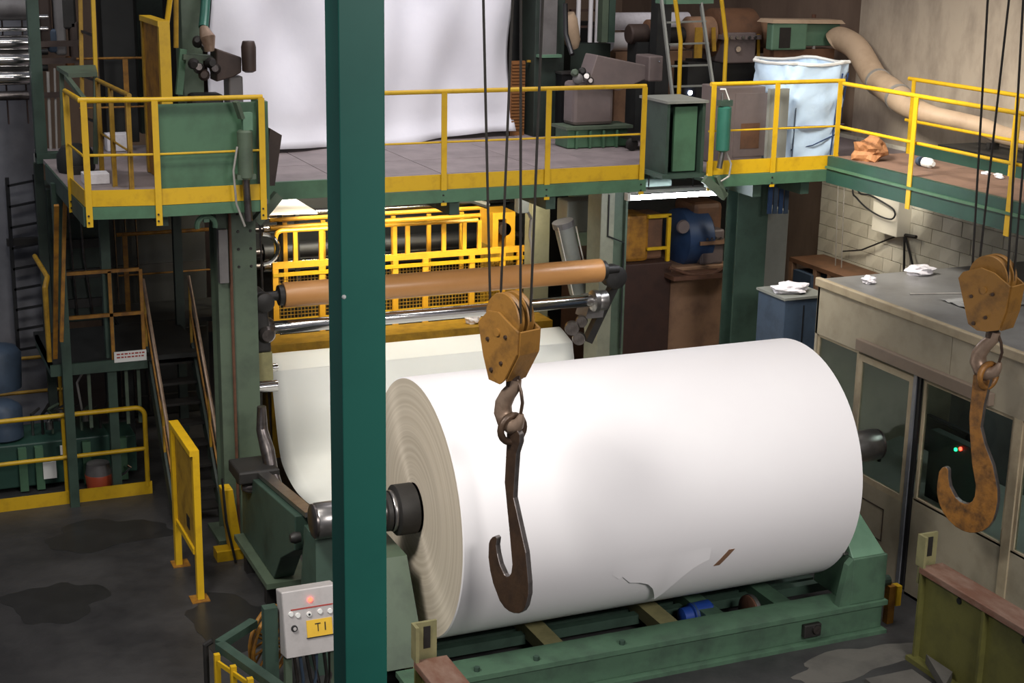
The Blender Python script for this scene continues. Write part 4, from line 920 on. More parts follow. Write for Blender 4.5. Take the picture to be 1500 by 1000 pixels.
for yp, r in ((541, .05), (568, .07)):
    a = at(372, yp, Y=17.6); c = at(392, yp-2, Y=17.6)
    MB().cyl(a, c+Vector((.12, 0, 0)), r, 16).obj('roller_end', 'steel', bpy.data.objects['machine_column'], True)
a = at(380, 560, Y=18.2); c = at(400, 622, Y=18.2)
MB().box(4.2, 4.6, 19.02, 19.06, 0, 1.4).obj('side_shield', 'grey_panel', label='small grey shield left of the paper web', cat='plate')

# spool stand on the left, sloping rail
t = thing('spool_stand', (3.85, 15.2, 0), 'dark green spool stand with sloping rail left of the roll', 'stand')
MB().ext([(3.7, 13.7, 1.38), (3.7, 15.5, 1.16), (3.7, 15.9, 1.1), (3.7, 15.95, .35), (3.7, 14.6, .35), (3.7, 14.3, .7), (3.7, 13.75, 1.0)], (.22, 0, 0)).obj('side_plate', 'green_dark', t, bevel=.01)
MB().bar((3.82, 13.55, 1.44), (3.82, 15.5, 1.2), .12, .05).obj('rail', 'steel_mid', t)
MB().box(3.6, 4.1, 14.5, 15.95, .28, .34).obj('base_slab', 'green_frame', t)
for x, y in ((3.65, 14.7), (3.95, 14.7), (3.65, 15.6), (3.95, 15.6)): MB().box(x, x+.1, y, y+.12, 0, .28).obj('foot', 'iron', t)
MB().box(3.55, 4.0, 15.4, 15.9, 1.12, 1.26).obj('latch_block', 'iron', t, bevel=.02)
for y in (15.5, 15.75): MB().lathe([(0, .07), (.05, .06), (.1, .03)], (3.7, y, 1.05), (-1, 0, 0), 14).obj('knob', 'steel_dark', t, True)
MB().tube([at(383, 595, X=3.95), at(384, 630, X=3.95), at(392, 660, X=3.95), at(398, 690, X=3.95), at(410, 715, X=3.95)], [.05, .06, .08, .07, .04], 12).obj('curved_arm', 'steel_dark', t, True)
MB().hull8([(3.7, 13.0, 0), (4.05, 13.0, 0), (4.05, 13.7, 0), (3.7, 13.7, 0)], [(3.76, 13.2, 1.32), (4.0, 13.2, 1.32), (4.0, 13.6, 1.32), (3.76, 13.6, 1.32)]).obj('end_stop', 'green_dark', t)
MB().lathe([(0, .05), (.06, .06), (.1, .04)], (3.72, 13.6, 1.2), (-1, 0, 0), 16).obj('pivot', 'iron', t, True)

# yellow guards on the floor
t = thing('yellow_guard', (3.03, 15.63, 0), 'tall yellow guard panel on two legs standing on the floor', 'guard')
MB().box(3.0, 3.07, 15.09, 15.17, 0, 1.62).obj('leg', 'yellow', t)
MB().box(2.97, 3.04, 16.08, 16.18, 0, 1.62).obj('leg', 'yellow', t)
MB().box(2.97, 3.07, 15.09, 16.18, 1.62, 1.68).obj('top_bar', 'yellow', t)
pn = MB().box(3.01, 3.03, 15.17, 16.08, .55, 1.62).obj('panel', 'yellow_dark', t)
MB().box(2.985, 3.05, 15.17, 16.08, .5, .56).obj('bottom_bar', 'yellow', t)
MB().box(3.004, 3.01, 15.42, 15.56, .68, .82).obj('black_mark', 'black', t)
for y in (15.13, 16.13): MB().box(2.93, 3.12, y-.1, y+.1, 0, .012).obj('foot_plate', 'yellow_rust', t)
t = thing('yellow_post', (3.62, 16.1, 0), 'short yellow channel post with kicked foot beside the left column', 'post')
MB().hull8([(3.58, 16.05, .12), (3.72, 16.05, .12), (3.72, 16.25, .12), (3.58, 16.25, .12)], [(3.52, 16.1, .82), (3.64, 16.1, .82), (3.64, 16.3, .82), (3.52, 16.3, .82)]).obj('channel', 'yellow', t, bevel=.008)
MB().box(3.42, 3.72, 16.02, 16.22, .0, .12).obj('foot', 'yellow', t)
MB().tube([(3.5, 16.0, 1.0), (3.52, 15.95, .5), (3.6, 15.9, .02)], .015, 8).obj('power_cable', 'black', label='black cable dropping to the floor beside the short yellow post', cat='cable')

# ================================================================== CONTROL BOX AND HOSE REEL (front left)
t = thing('control_box', (3.33, 12.2, 0), 'grey control box with red lamp and yellow plate on a cable stand', 'control box')
M1 = Matrix.Translation((3.35, 12.0, 1.07)) @ Matrix.Rotation(math.radians(-12), 4, 'X')
def cb(x0, x1, y0, y1, z0, z1): return MB().box(x0, x1, y0, y1, z0, z1).xf(M1)
bd = cb(-.23, .27, 0, .2, -.29, .3).obj('housing', 'control', t, bevel=.012)
cb(-.225, .265, -.006, 0, -.285, .295).obj('door', 'control', t, bevel=.003)
cb(-.16, .22, -.009, -.006, .128, .14).obj('red_stripe', 'sign_red', t)
def knob(u, v, r, mt, name, dep=.02): 
    return MB().lathe([(0, r), (dep, r*.85)], (u, -.006, v), (0, -1, 0), 14).xf(M1).obj(name, mt, t, True)
knob(.02, .20, .022, 'led_red', 'red_lamp', .012)
for u, v in ((-.16, .10), (-.1, .08), (0, .075), (.1, .085), (.19, .075)):
    k_ = knob(u, v, .024, 'white', 'push_button', .014)
MB().lathe([(0, .01), (.004, .01)], (0, -.021, .075), (0, -1, 0), 10).xf(M1).obj('button_ring', 'black', t)
knob(-.14, -.03, .03, 'black', 'selector', .02)
knob(-.14, -.03, .018, 'control', 'selector_cap', .024)
pl = cb(-.03, .2, -.014, -.006, -.13, .02).obj('yellow_plate', 'label_yellow', t)
for r_ in ((.045, .095, -.022, -.012), (.066, .074, -.085, -.022), (.13, .14, -.085, -.012)): cb(r_[0], r_[1], -.017, -.014, r_[2], r_[3]).obj('lettering', 'ink', pl)
cb(-.035, .205, -.016, -.006, -.14, -.13).obj('plate_shadow_lip', 'iron', pl)
MB().box(3.14, 3.2, 12.05, 12.12, 0, .85).box(3.55, 3.61, 12.05, 12.12, 0, .85).obj('stand_leg', 'green_frame', t)
MB().box(3.05, 3.7, 11.95, 12.5, 0, .05).obj('stand_base', 'green_frame', t)
for k in range(7):
    x = 3.22+k*.055
    MB().tube([(x, 12.1, .82), (x+random.uniform(-.05, .05), 12.06, .5), (x+random.uniform(-.1, .15), 12.1, .2), (x+random.uniform(-.1, .2), 12.2, .05)], .016, 7).obj('cable', ['steel_dark', 'blue_dull', 'iron'][k % 3], t, True)
MB().box(2.98, 3.1, 12.12, 12.22, 0, 1.2).obj('side_bracket', 'green_dark', t)
# hose reel with yellow spokes
p = at(425, 985, Y=12.25); hc = Vector((3.2, 12.75, .55))
t = thing('hose_reel', (hc.x, hc.y, 0), 'yellow spoked hose reel behind the control box', 'hose reel')
for d in (0, .12): 
    MB().tube([hc+Vector((-.30*math.cos(a)*.75, d-.3*math.cos(a)*.66, .30*math.sin(a))) for a in [2*PI*i/36 for i in range(36)]], .02, 8, closed=True).obj('rim', 'yellow_rust', t, True)
    for k in range(10):
        a = 2*PI*k/10; MB().cyl(hc+Vector((0, d, 0)), hc+Vector((-.30*math.cos(a)*.75, d-.3*math.cos(a)*.66, .30*math.sin(a))), .012, 6).obj('spoke', 'yellow_rust', t)
MB().cyl(hc+Vector((0, -.05, 0)), hc+Vector((0, .2, 0)), .05, 12).obj('hub', 'iron', t)
MB().box(hc.x-.04, hc.x+.04, hc.y+.18, hc.y+.24, 0, hc.z+.03).obj('stand', 'green_dark', t)
t = thing('transfer_cart', (2.75, 11.7, 0), 'dark green cart with yellow upright bars beside the hose reel', 'cart')
a = at(345, 950, Y=12.2); 
MB().bar((2.62, 12.3, .84), (2.92, 11.3, .84), .09, .07).obj('side_rail', 'green_dark', t)
MB().bar((2.62, 12.32, .84), (3.0, 12.6, .86), .09, .07).obj('end_rail', 'green_dark', t)
for k in range(4):
    q_ = lerp((2.66, 12.15, 0), (2.9, 11.35, 0), k/3); MB().bar(q_+Vector((-.1, 0, .1)), q_+Vector((-.1, 0, .84)), .05, .05).obj('bar', 'yellow', t)
MB().bar((2.56, 12.1, .78), (2.82, 11.3, .78), .02, .04).obj('top_strip', 'yellow', t)
MB().box(2.5, 3.0, 11.3, 12.3, .05, .1).obj('cart_floor', 'green_dark', t)
for y in (11.4, 12.2):
    for x in (2.52, 2.93): MB().cyl((x, y, .05), (x+.05, y, .05), .05, 12).obj('castor', 'iron', t)
MB().tube([(2.5, 12.32, .05), (2.5, 12.32, .86), (2.56, 12.3, .9)], .025, 8).obj('corner_post', 'iron', t)

# ================================================================== LEFT: platform fittings, landing, stair
t = thing('sheet_screen', (3.5, 16.05, 4.12), 'flat green sheet metal screen behind the left platform railing', 'screen')
MB().box(2.95, 4.0, 16.05, 16.07, 4.12, 5.14).obj('sheet', 'green', t)
MB().box(4.06, 4.13, 16.05, 16.5, 4.05, 5.14).obj('return_panel', 'green', t)
a = at(362, 190, Y=15.87); c = at(360, 262, Y=15.87)
t = thing('lift_cylinder', (c.x, 15.87, c.z), 'grey green ram with hoses hung on the left platform railing', 'cylinder')
MB().lathe([(0, .06), (.02, .08), (a.z-c.z-.02, .08), (a.z-c.z, .06)], c, (0, 0, 1), 20).obj('barrel', 'green_frame', t, True)
MB().box(c.x-.02, c.x+.08, 15.83, 15.92, a.z, a.z+.18).obj('head', 'green_light', t)
MB().bar((c.x-.03, 15.86, a.z+.12), (c.x-.09, 15.84, a.z+.3), .08, .04).obj('clevis', 'green_frame', t)
MB().box(c.x-.1, c.x+.1, 15.82, 15.92, c.z, c.z+.05).obj('end_cap', 'green_frame', t)
MB().tube([c+Vector((-.09, -.04, .35)), c+Vector((-.14, -.05, .1)), c+Vector((-.12, -.05, -.25)), c+Vector((-.03, -.03, -.5))], .012, 6).obj('hose', 'pipe_grey', t, True)
MB().cyl(c, c-Vector((-.02, 0, .45)), .04, 10).obj('rod', 'steel_dark', t, True)
a = at(396, 192, Y=16.6); c = at(400, 272, Y=16.6)
MB().ext([(a.x, 16.6, a.z+.03), (a.x+.13, 16.6, a.z-.05), (c.x+.02, 16.6, c.z), (c.x-.1, 16.6, c.z)], (0, .25, 0)).obj('chute_plate', 'iron_brown', label='dark tapering plate right of the green screen panel', cat='plate')
# yellow door leaf
a = at(205, 22, X=3.22); c = at(232, 30, X=3.22)
t = thing('yellow_leaf', (3.24, (a.y+c.y)/2, 4.1), 'tall yellow steel leaf standing upright on the left platform', 'panel')
MB().box(3.22, 3.27, c.y, c.y+.09, 4.11, a.z-.06).obj('stile', 'yellow', t)
MB().box(3.24, 3.27, c.y+.09, a.y-.08, 4.11, a.z-.06).obj('panel', 'yellow_rust', t)
MB().box(3.22, 3.27, a.y-.08, a.y, 4.11, a.z-.06).obj('stile', 'yellow_dark', t)
MB().box(3.21, 3.34, c.y, a.y, a.z-.06, a.z).obj('top_rail', 'yellow', t)
MB().box(3.27, 3.34, c.y, c.y+.02, 4.11, a.z-.06).obj('flange', 'yellow', t)
MB().tube([at(243, 45, Y=c.y+.3), at(249, 0, Y=c.y+.3), at(252, -40, Y=c.y+.3)], .03, 8).obj('handrail', 'yellow', t, True)
MB().tube([at(258, 70, Y=18.8), at(258, -40, Y=18.8)], .03, 8).obj('grab_rail', 'yellow_dark', label='yellow grab rail behind the tall yellow leaf', cat='rail')
# platform odds and ends
t = thing('tool_shelf', at(110, 105, Y=18.6), 'small grey green tray shelf on slanting legs at the platform corner', 'shelf')
MB().hull8([at(83, 103, Y=18.9), at(140, 101, Y=18.9), at(143, 112, Y=18.3), at(100, 114, Y=18.3)], [p+Vector((0, 0, .05)) for p in (at(83, 103, Y=18.9), at(140, 101, Y=18.9), at(143, 112, Y=18.3), at(100, 114, Y=18.3))]).obj('tray', 'green_frame', t)
MB().bar(at(97, 112, Y=18.4), at(125, 148, Y=17.6), .05, .05).obj('slanting_leg', 'green_frame', t)
MB().bar(at(140, 112, Y=18.4), at(140, 240, Y=18.4), .05, .05).obj('leg', 'green_frame', t)
MB().bar(at(90, 106, Y=18.8), at(94, 240, Y=18.8), .05, .05).obj('leg', 'green_frame', t)
for x0p, y0p, x1p, y1p, z0, lab in ((118, 190, 152, 165, 4.1, 'pale grey carton standing on the left platform'), (125, 268, 155, 262, 4.1, 'low pale tray lying on the left platform floor')):
    p = at((x0p+x1p)/2, y0p, Z=z0); p.x = max(p.x, 2.45); p.y = min(p.y, 20.1); h_ = .12 if 'low' in lab else .22
    MB().box(p.x-.14, p.x+.14, p.y-.12, p.y+.12, z0+.005, z0+h_).obj('carton', 'crumpled', label=lab, cat='carton', bevel=.005)
t = thing('platform_drum', (2.45, 18.5, 4.1), 'dark rounded machine cover on the left platform', 'cover')
MB().lathe([(0, .2), (.05, .22), (.2, .22), (.3, .16), (.33, .06)], (2.45, 18.5, 4.1), (0, 0, 1), 24).obj('shell', 'dark_mach', t, True)
MB().box(2.35, 2.55, 18.24, 18.3, 4.1, 4.2).obj('foot', 'iron', t)

# posts under the platform, landing, stair
t = thing('stair_landing', (2.6, 18.9, 1.8), 'dark steel landing halfway up with green edge and posts', 'landing')
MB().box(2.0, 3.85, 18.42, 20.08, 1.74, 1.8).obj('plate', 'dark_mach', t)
MB().box(2.0, 3.15, 18.38, 18.42, 1.66, 1.8).obj('edge', 'green_dark', t)
MB().box(2.0, 2.04, 18.42, 19.9, 1.66, 1.8).obj('edge', 'green_dark', t)
for x, y, mt in ((2.13, 18.3, 'green_dark'), (2.68, 18.5, 'green_dark'), (2.13, 19.95, 'dark_green_mach'), (3.8, 19.8, 'dark_green_mach')):
    MB().box(x, x+.11, y, y+.11, 0, 4.0).obj('post', mt, t)
for x in (2.45, 2.9, 3.05): MB().box(x, x+.04, 18.6, 18.64, .9, 1.7).obj('hanger', 'green_frame', t)
for z in (2.9, 2.36): MB().bar((2.2, 18.42, z), (3.1, 18.42, z), .04, .04).obj('rail', 'yellow_rust', t)
for x in (2.75, 3.12): MB().bar((x, 18.42, 1.8), (x, 18.42, 2.9), .04, .04).obj('baluster', 'yellow_rust', t)
MB().tube([(2.0, 18.4, 1.85), (2.0, 18.4, 2.75), (2.05, 18.55, 2.85), (2.05, 19.8, 2.85)], .03, 8).obj('side_rail', 'yellow_dark', t, True)
MB().bar((2.02, 18.0, 2.0), (2.02, 17.0, 3.98), .05, .04).obj('brace', 'yellow_rust', t)
MB().bar(at(96, 260, Y=18.2), at(90, 500, Y=18.2), .06, .04, (1, 0, 0)).obj('brace', 'yellow_rust', t)
sg = thing('safety_sign', (2.85, 18.36, 1.83), 'white sign with faint red lettering on the landing edge', 'sign')
a = at(167, 516, Y=18.36); c = at(215, 527, Y=18.36)
bo = MB().box(a.x, c.x, 18.36, 18.375, c.z, a.z).obj('board', 'white', sg)
for r in range(2):
    x = a.x+.03; zz = a.z-.028-r*.04
    while x < c.x-.04:
        w_ = random.choice([.02, .03, .04]); MB().box(x, x+w_, 18.357, 18.36, zz-.012, zz+.006).obj('lettering', 'sign_red', bo); x += w_+.012
t = thing('steel_stair', (3.48, 18.0, 0), 'steep dark stair with worn yellow handrails under the left platform', 'stair')
sA, sB = Vector((0, 17.25, .0)), Vector((0, 18.72, 1.8))
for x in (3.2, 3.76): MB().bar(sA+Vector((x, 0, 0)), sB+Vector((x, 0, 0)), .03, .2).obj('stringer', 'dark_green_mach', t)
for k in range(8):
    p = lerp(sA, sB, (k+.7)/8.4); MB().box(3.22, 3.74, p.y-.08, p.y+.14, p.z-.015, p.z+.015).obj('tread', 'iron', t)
for x in (3.2, 3.76):
    MB().tube([sA+Vector((x, -.02, .1)), sA+Vector((x, -.0, .85)), sB+Vector((x, 0, .9))], .022, 8).obj('handrail', 'hook_steel', t, True)
    MB().bar(sA+Vector((x, .12, .6)), sB+Vector((x, 0, .5)), .02, .03).obj('mid_rail', 'yellow_rust', t)
    for f in (.35, .98): p = lerp(sA, sB, f); MB().bar(p+Vector((x, 0, 0)), p+Vector((x, 0, .88)), .03, .03).obj('baluster', 'yellow_dark', t)
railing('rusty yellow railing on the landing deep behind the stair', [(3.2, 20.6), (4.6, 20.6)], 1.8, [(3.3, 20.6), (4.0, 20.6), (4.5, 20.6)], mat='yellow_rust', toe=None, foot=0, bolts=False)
MB().box(3.1, 4.9, 20.1, 21.2, 1.74, 1.8).box(3.15, 3.25, 20.15, 20.25, 0, 1.74).box(4.75, 4.85, 20.15, 20.25, 0, 1.74).obj('rear_landing', 'dark_mach', label='dark rear landing floor behind the stair', cat='landing')

# hydraulic unit behind the floor railing
t = thing('hydraulic_unit', (2.0, 19.3, 0), 'green hydraulic power unit with pipes and white labels', 'hydraulic unit')
MB().box(1.2, 2.75, 19.1, 19.9, .05, .62).obj('tank', 'green_deep', t, bevel=.02)
for x in (1.2, 1.62, 1.82, 2.4, 2.85): MB().box(x, x+.1, 19.02, 19.1, .02, .58).obj('rib', 'green', t)
MB().box(2.75, 3.1, 19.2, 19.8, .05, .55).obj('side_tank', 'green_deep', t, bevel=.02)
for xp, yp, w_, h_ in ((73, 688, .16, .22), (97, 658, .15, .12)):
    p = at(xp, yp, Y=19.0); MB().box(p.x-w_/2, p.x+w_/2, 18.985, 19.0, p.z-h_/2, p.z+h_/2).obj('label_plate', 'white', t)
MB().lathe([(0, .2), (.03, .24), (.4, .24), (.45, .2), (.5, .12)], (1.5, 19.4, .62), (0, 0, 1), 24).obj('pump_motor', 'blue_dull', t, True)
MB().lathe([(0, .12), (.05, .3), (.5, .32), (.58, .26), (.62, .1)], (1.5, 19.9, 1.1), (0, 0, 1), 24).obj('air_cap', 'blue_dull', t, True)
for k in range(9):
    x = 1.85+k*.12; z = random.uniform(.7, .95)
    MB().tube([(x, 19.4, .62), (x, 19.4, z), (x+random.uniform(-.1, .15), 19.35, z+.08), (x+.1, 19.5, z+.1)], .018, 8).obj('pipe', ['steel_mid', 'iron', 'green_frame'][k % 3], t, True)
for x, z in ((2.2, .9), (2.5, .86), (2.05, .8)): MB().lathe([(0, .05), (.1, .05), (.11, .03), (.14, .03)], (x, 19.35, z-.1), (0, 0, 1), 12).obj('valve', 'steel_mid', t, True)
MB().tube([(2.5, 19.5, .7), (2.45, 19.6, 1.2), (2.7, 19.7, 1.55), (3.3, 19.75, 1.62)], .015, 6).obj('hose', 'pipe_grey', t, True)
t = thing('orange_bucket', (2.85, 18.8, 0), 'orange and grey bucket beside the green hydraulic unit', 'bucket')
p = at(145, 705, Y=18.85)
MB().lathe([(0, .12), (.02, .15), (.2, .17), (.21, .165)], (p.x, 18.85, 0), (0, 0, 1), 22).obj('pail', 'orange', t, True)
MB().lathe([(0, .165), (.14, .14), (.16, .06)], (p.x, 18.85, .21), (0, 0, 1), 22).obj('hood', 'grey_mach', t, True)
MB().tube([(p.x+.2, 18.85, .12), (p.x+.33, 18.85, .17), (p.x+.4, 18.85, .24), (p.x+.36, 18.85, .27)], .015, 6).obj('hook_handle', 'steel', t, True)

# ladder and pipes on the grey wall, left edge
t = thing('wall_ladder', at(45, 500, Y=21.0), 'thin black ladder fixed to the grey wall on the left', 'ladder')
l0, l1 = at(10, 260, Y=21.0), at(28, 530, Y=21.0); r0, r1 = at(50, 255, Y=21.0), at(76, 525, Y=21.0)
MB().bar(l0, l1, .03, .05, (1, 0, 0)).obj('stile', 'black', t); MB().bar(r0, r1, .03, .05, (1, 0, 0)).obj('stile', 'black', t)
for k in range(9): MB().bar(lerp(l0, l1, (k+.4)/9), lerp(r0, r1, (k+.3)/9), .03, .03).obj('rung', 'black', t)
MB().bar(at(10, 355, Y=21.05), at(85, 350, Y=21.05), .1, .09).obj('wall_beam', 'iron', label='black beam across the grey wall behind the ladder', cat='beam')
for x0, y0_, x1, y1_, r, lab in ((53, 225, 68, 430, .035, 'thickest pale riser pipe running down beside the black wall ladder'), (76, 225, 83, 375, .03, 'pale riser pipe ending behind the landing railing'), (70, 105, 75, 235, .02, 'slim pale riser pipe beside the shoe of the hanging green post'), (80, 100, 84, 240, .015, 'thinnest pale riser pipe under the tool shelf')):
    MB().tube([at(x0, y0_, Y=20.4), at(x1, y1_, Y=20.4)], r, 10).obj('riser_pipe', 'pipe_grey', smooth=True, label=lab, cat='pipe', group='riser pipes on the grey wall')
a = at(39, 0, Y=19.6); c = at(56, 0, Y=19.6); zb = at(65, 232, Y=19.6).z
t = thing('hanging_post', (a.x, 19.6, zb), 'green square post hanging down in front of the steel rollers', 'post')
MB().box(a.x, c.x, 19.6, 19.75, zb, 8).obj('shaft', 'green_dark', t)
MB().box(a.x, c.x+.2, 19.58, 19.8, zb-.06, zb+.06).obj('shoe', 'green_dark', t)
t = thing('roller_stack', at(15, 140, Y=20.6), 'stack of bright steel rollers at the far left', 'roller stack')
for yp, r, mt in ((62, .1, 'steel'), (87, .1, 'steel'), (113, .1, 'steel'), (140, .06, 'steel_dark'), (42, .03, 'steel'), (24, .03, 'steel'), (10, .16, 'grey_mach'), (76, .04, 'iron'), (100, .04, 'iron')):
    a = at(-20, yp+1, Y=20.6); c = at(42 if r > .05 else 70, yp-1, Y=20.6)
    MB().cyl(a, Vector((c.x, a.y, a.z)), r, 20).obj('roller', mt, t, True)
a = at(-20, 150, Y=20.7); c = at(135, 150, Y=20.7)
for yp in (65, 90, 140): MB().bar(at(50, yp, Y=20.4), at(118 if yp < 130 else 92, yp-2, Y=20.4), .06, .07).obj('crossbar', 'iron_brown', t)
for xp in (34, 5): MB().box(at(xp, 80, Y=20.75).x, at(xp+2, 80, Y=20.75).x, 20.72, 20.78, 4.4, 8).obj('tie', 'brown_dark', t)
for k, (xp, yp, w_, h_, mt) in enumerate(((66, 30, .16, .7, 'iron_brown'), (88, 35, .14, .8, 'grey_mach'), (100, 20, .2, .4, 'iron'), (110, 60, .12, .5, 'iron_brown'), (78, 60, .12, .3, 'blue_dull'), (104, 95, .1, .2, 'orange_grille'))):
    p = at(xp, yp, Y=20.9); MB().box(p.x-w_/2, p.x+w_/2, 20.9, 21.1, p.z-h_/2, p.z+h_/2).obj('gear_case', mt, t, bevel=.03)
t = thing('upper_ladder', at(130, 140, Y=19.2), 'yellow ladder rising from the left platform into the dark', 'ladder')
MB().bar(at(117, -30, Y=19.2), at(122, 230, Y=19.2), .045, .045, (1, 0, 0)).obj('stile', 'yellow_dark', t)
MB().bar(at(135, -30, Y=18.9), at(145, 230, Y=18.9), .05, .045, (1, 0, 0)).obj('stile', 'yellow', t)
for yp in (-10, 45, 110, 170): MB().bar(at(119, yp, Y=19.2), at(139, yp+8, Y=18.9), .03, .025).obj('rung', 'steel_dark', t)
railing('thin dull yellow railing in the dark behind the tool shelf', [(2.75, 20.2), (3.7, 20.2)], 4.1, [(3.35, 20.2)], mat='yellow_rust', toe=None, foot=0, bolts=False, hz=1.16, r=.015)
# left upper machine mass
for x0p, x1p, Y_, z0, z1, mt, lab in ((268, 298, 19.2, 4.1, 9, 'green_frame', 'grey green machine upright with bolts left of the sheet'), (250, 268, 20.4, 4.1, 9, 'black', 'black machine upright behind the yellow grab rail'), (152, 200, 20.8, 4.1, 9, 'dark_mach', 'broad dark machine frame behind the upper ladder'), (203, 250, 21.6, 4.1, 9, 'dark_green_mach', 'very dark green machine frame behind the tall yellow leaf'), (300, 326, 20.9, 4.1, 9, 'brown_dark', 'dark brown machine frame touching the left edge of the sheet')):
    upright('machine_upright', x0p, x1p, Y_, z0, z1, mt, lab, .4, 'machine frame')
t = thing('nozzle_arm', at(305, 70, Y=18.6), 'grey nozzle with green hose on the left machine frame', 'nozzle')
MB().tube([at(302, -10, Y=18.9), at(300, 20, Y=18.8), at(298, 40, Y=18.7)], .06, 12).obj('hose', 'teal_cyl', t, True)
MB().tube([at(298, 40, Y=18.7), at(304, 55, Y=18.6), at(307, 75, Y=18.6)], [.05, .09, .06], 14).obj('nozzle', 'hook_steel', t, True)
MB().bar(at(265, 82, Y=18.8), at(325, 86, Y=18.8), .3, .06).obj('shelf_arm', 'green_frame', t)
MB().bar(at(268, 72, Y=18.75), at(262, 138, Y=18.75), .08, .08).obj('leg', 'green', t)
for k in range(2):
    p = at(290+k*12, 62+6*(k % 3), Y=18.7); MB().lathe([(0, .07), (.1, .06), (.14, .03)], p, (random.uniform(-.5, .5), -1, .3), 12).obj('fitting', ['iron', 'steel_dark', 'iron_brown'][k % 3], t, True)
# dark machine mass under the platform (left, lower)
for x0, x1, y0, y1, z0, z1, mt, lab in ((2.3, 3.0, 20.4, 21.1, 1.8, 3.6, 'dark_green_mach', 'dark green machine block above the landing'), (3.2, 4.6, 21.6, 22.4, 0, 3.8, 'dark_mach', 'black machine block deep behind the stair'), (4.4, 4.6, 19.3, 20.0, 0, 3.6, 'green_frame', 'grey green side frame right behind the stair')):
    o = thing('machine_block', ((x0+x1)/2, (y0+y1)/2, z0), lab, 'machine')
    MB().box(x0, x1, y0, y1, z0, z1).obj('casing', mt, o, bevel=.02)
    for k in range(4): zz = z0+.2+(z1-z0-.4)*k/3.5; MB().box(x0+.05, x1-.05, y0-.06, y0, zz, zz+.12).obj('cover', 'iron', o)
    for k in range(3): MB().tube([(x0+.1+k*.15, y0-.08, z1), (x0+.12+k*.15, y0-.1, (z0+z1)/2), (x0+.1+k*.2, y0-.08, z0+.1)], .015, 6).obj('pipe', 'steel_dark', o, True)
# hanging things under left platform: green hook pulley
p = at(302, 330, Y=16.4)
t = thing('beam_clamp', p, 'light green beam clamp hanging under the left platform', 'clamp')
MB().tube(arc(p, .1, -.3, PI+.3, 10, (1, 0, 0), (0, 0, 1)), .03, 8).obj('arch', 'green_light', t, True)
MB().box(p.x-.03, p.x+.03, 16.37, 16.43, p.z+.08, 3.82).obj('shank', 'green_light', t)

# ================================================================== UNDER THE MEZZANINE: warm lit yellow guarding
YG = 20.2
def gp(x, y, dy=0): return at(x, y, Y=YG+dy)
def yrail(t, x0, y0, x1, y1, r=.03, dy=0, mt='yellow_warm', name='rail'):
    a = gp(x0, y0, dy); c = gp(x1, y1, dy); c.z = a.z = (a.z+c.z)/2
    MB().tube([a, c], r, 8).obj(name, mt, t, True)
t = thing('machine_guard', gp(600, 380), 'warm lit yellow tubular guard rail with square loops under the mezzanine', 'guard rail')
zt = gp(560, 331).z; zm = gp(560, 372).z
MB().tube([gp(405, 375)]+[gp(404, 348), gp(406, 341), gp(412, 338)]+[Vector((gp(700, 323).x, YG, zt))], .03, 8).obj('top_rail', 'yellow_warm', t, True)
for xp in (432, 470, 578, 597, 650, 680, 702):
    a = gp(xp, 340); MB().box(a.x-.03, a.x+.03, YG-.02, YG+.02, zm-.1, zt).obj('post', 'yellow_warm', t)
a = gp(398, 372); c = gp(770, 355); MB().box(a.x, c.x, YG-.04, YG+.04, zm-.1, zm-.02).obj('beam', 'yellow_warm', t)
z2 = gp(560, 383).z; MB().box(a.x, c.x+.2, YG-.06, YG-.02, z2-.1, z2-.05).obj('lower_rail', 'yellow', t)
for xp in (402, 470, 578, 622, 690, 735, 760):
    b_ = gp(xp, 380); MB().box(b_.x-.04, b_.x+.04, YG-.05, YG, 0.0, zm-.1).obj('leg', 'yellow_warm', t)
# mesh infill
mb = MB(); xA, xB = a.x, c.x; zA, zB = gp(560, 455).z, z2-.12
x = xA
while x < xB: mb.box(x, x+.008, YG+.0, YG+.008, zA, zB); x += .05
z = zA
while z < zB: mb.box(xA, xB, YG-.004, YG+.004, z, z+.008); z += .05
mb.obj('wire_mesh', 'yellow_dark', t, kind='stuff')
MB().box(xA, xB, YG-.02, YG+.02, zA-.06, zA).obj('mesh_frame', 'yellow', t)
MB().box(xA, xB+.4, YG-.03, YG+.03, .9, zA-.3).obj('kick_panel', 'yellow_dark', t)
t = thing('machine_guard', gp(600, 330, .8), 'second yellow guard rail farther back under the mezzanine', 'guard rail')
for yy, r in ((322, .035), (311, .03)):
    a = gp(395, yy+10, .8); c = gp(716, yy-6, .8); z = (a.z+c.z)/2
    MB().tube([(a.x, YG+.8, z), (c.x, YG+.8, z)], r, 8).obj('rail', 'yellow_warm', t, True)
z = gp(560, 317, .8).z
for xp in (417, 473, 576, 628, 676, 712):
    a = gp(xp, 330, .8); MB().box(a.x-.03, a.x+.03, YG+.78, YG+.82, 1.6, z).obj('post', 'yellow_warm', t)
a = gp(722, 312, .3); c = gp(754, 360, .3)
t = thing('chain_case', ((a.x+c.x)/2, YG+.4, 1.9), 'yellow chain case with openings at the right end of the guard rails', 'case')
MB().box(a.x, a.x+.09, YG+.3, YG+.8, c.z, a.z).box(c.x-.14, c.x, YG+.3, YG+.8, c.z, a.z).box(a.x+.09, c.x-.14, YG+.3, YG+.8, a.z-.1, a.z).obj('case', 'yellow_warm', t)
MB().box(a.x, c.x, YG+.34, YG+.76, .0, c.z).obj('foot', 'yellow_dark', t)
MB().lathe([(0, .08), (.05, .1), (.2, .1)], (a.x+.2, YG+.5, (a.z+c.z)/2), (0, -1, 0), 14).obj('sprocket', 'iron_brown', t, True)
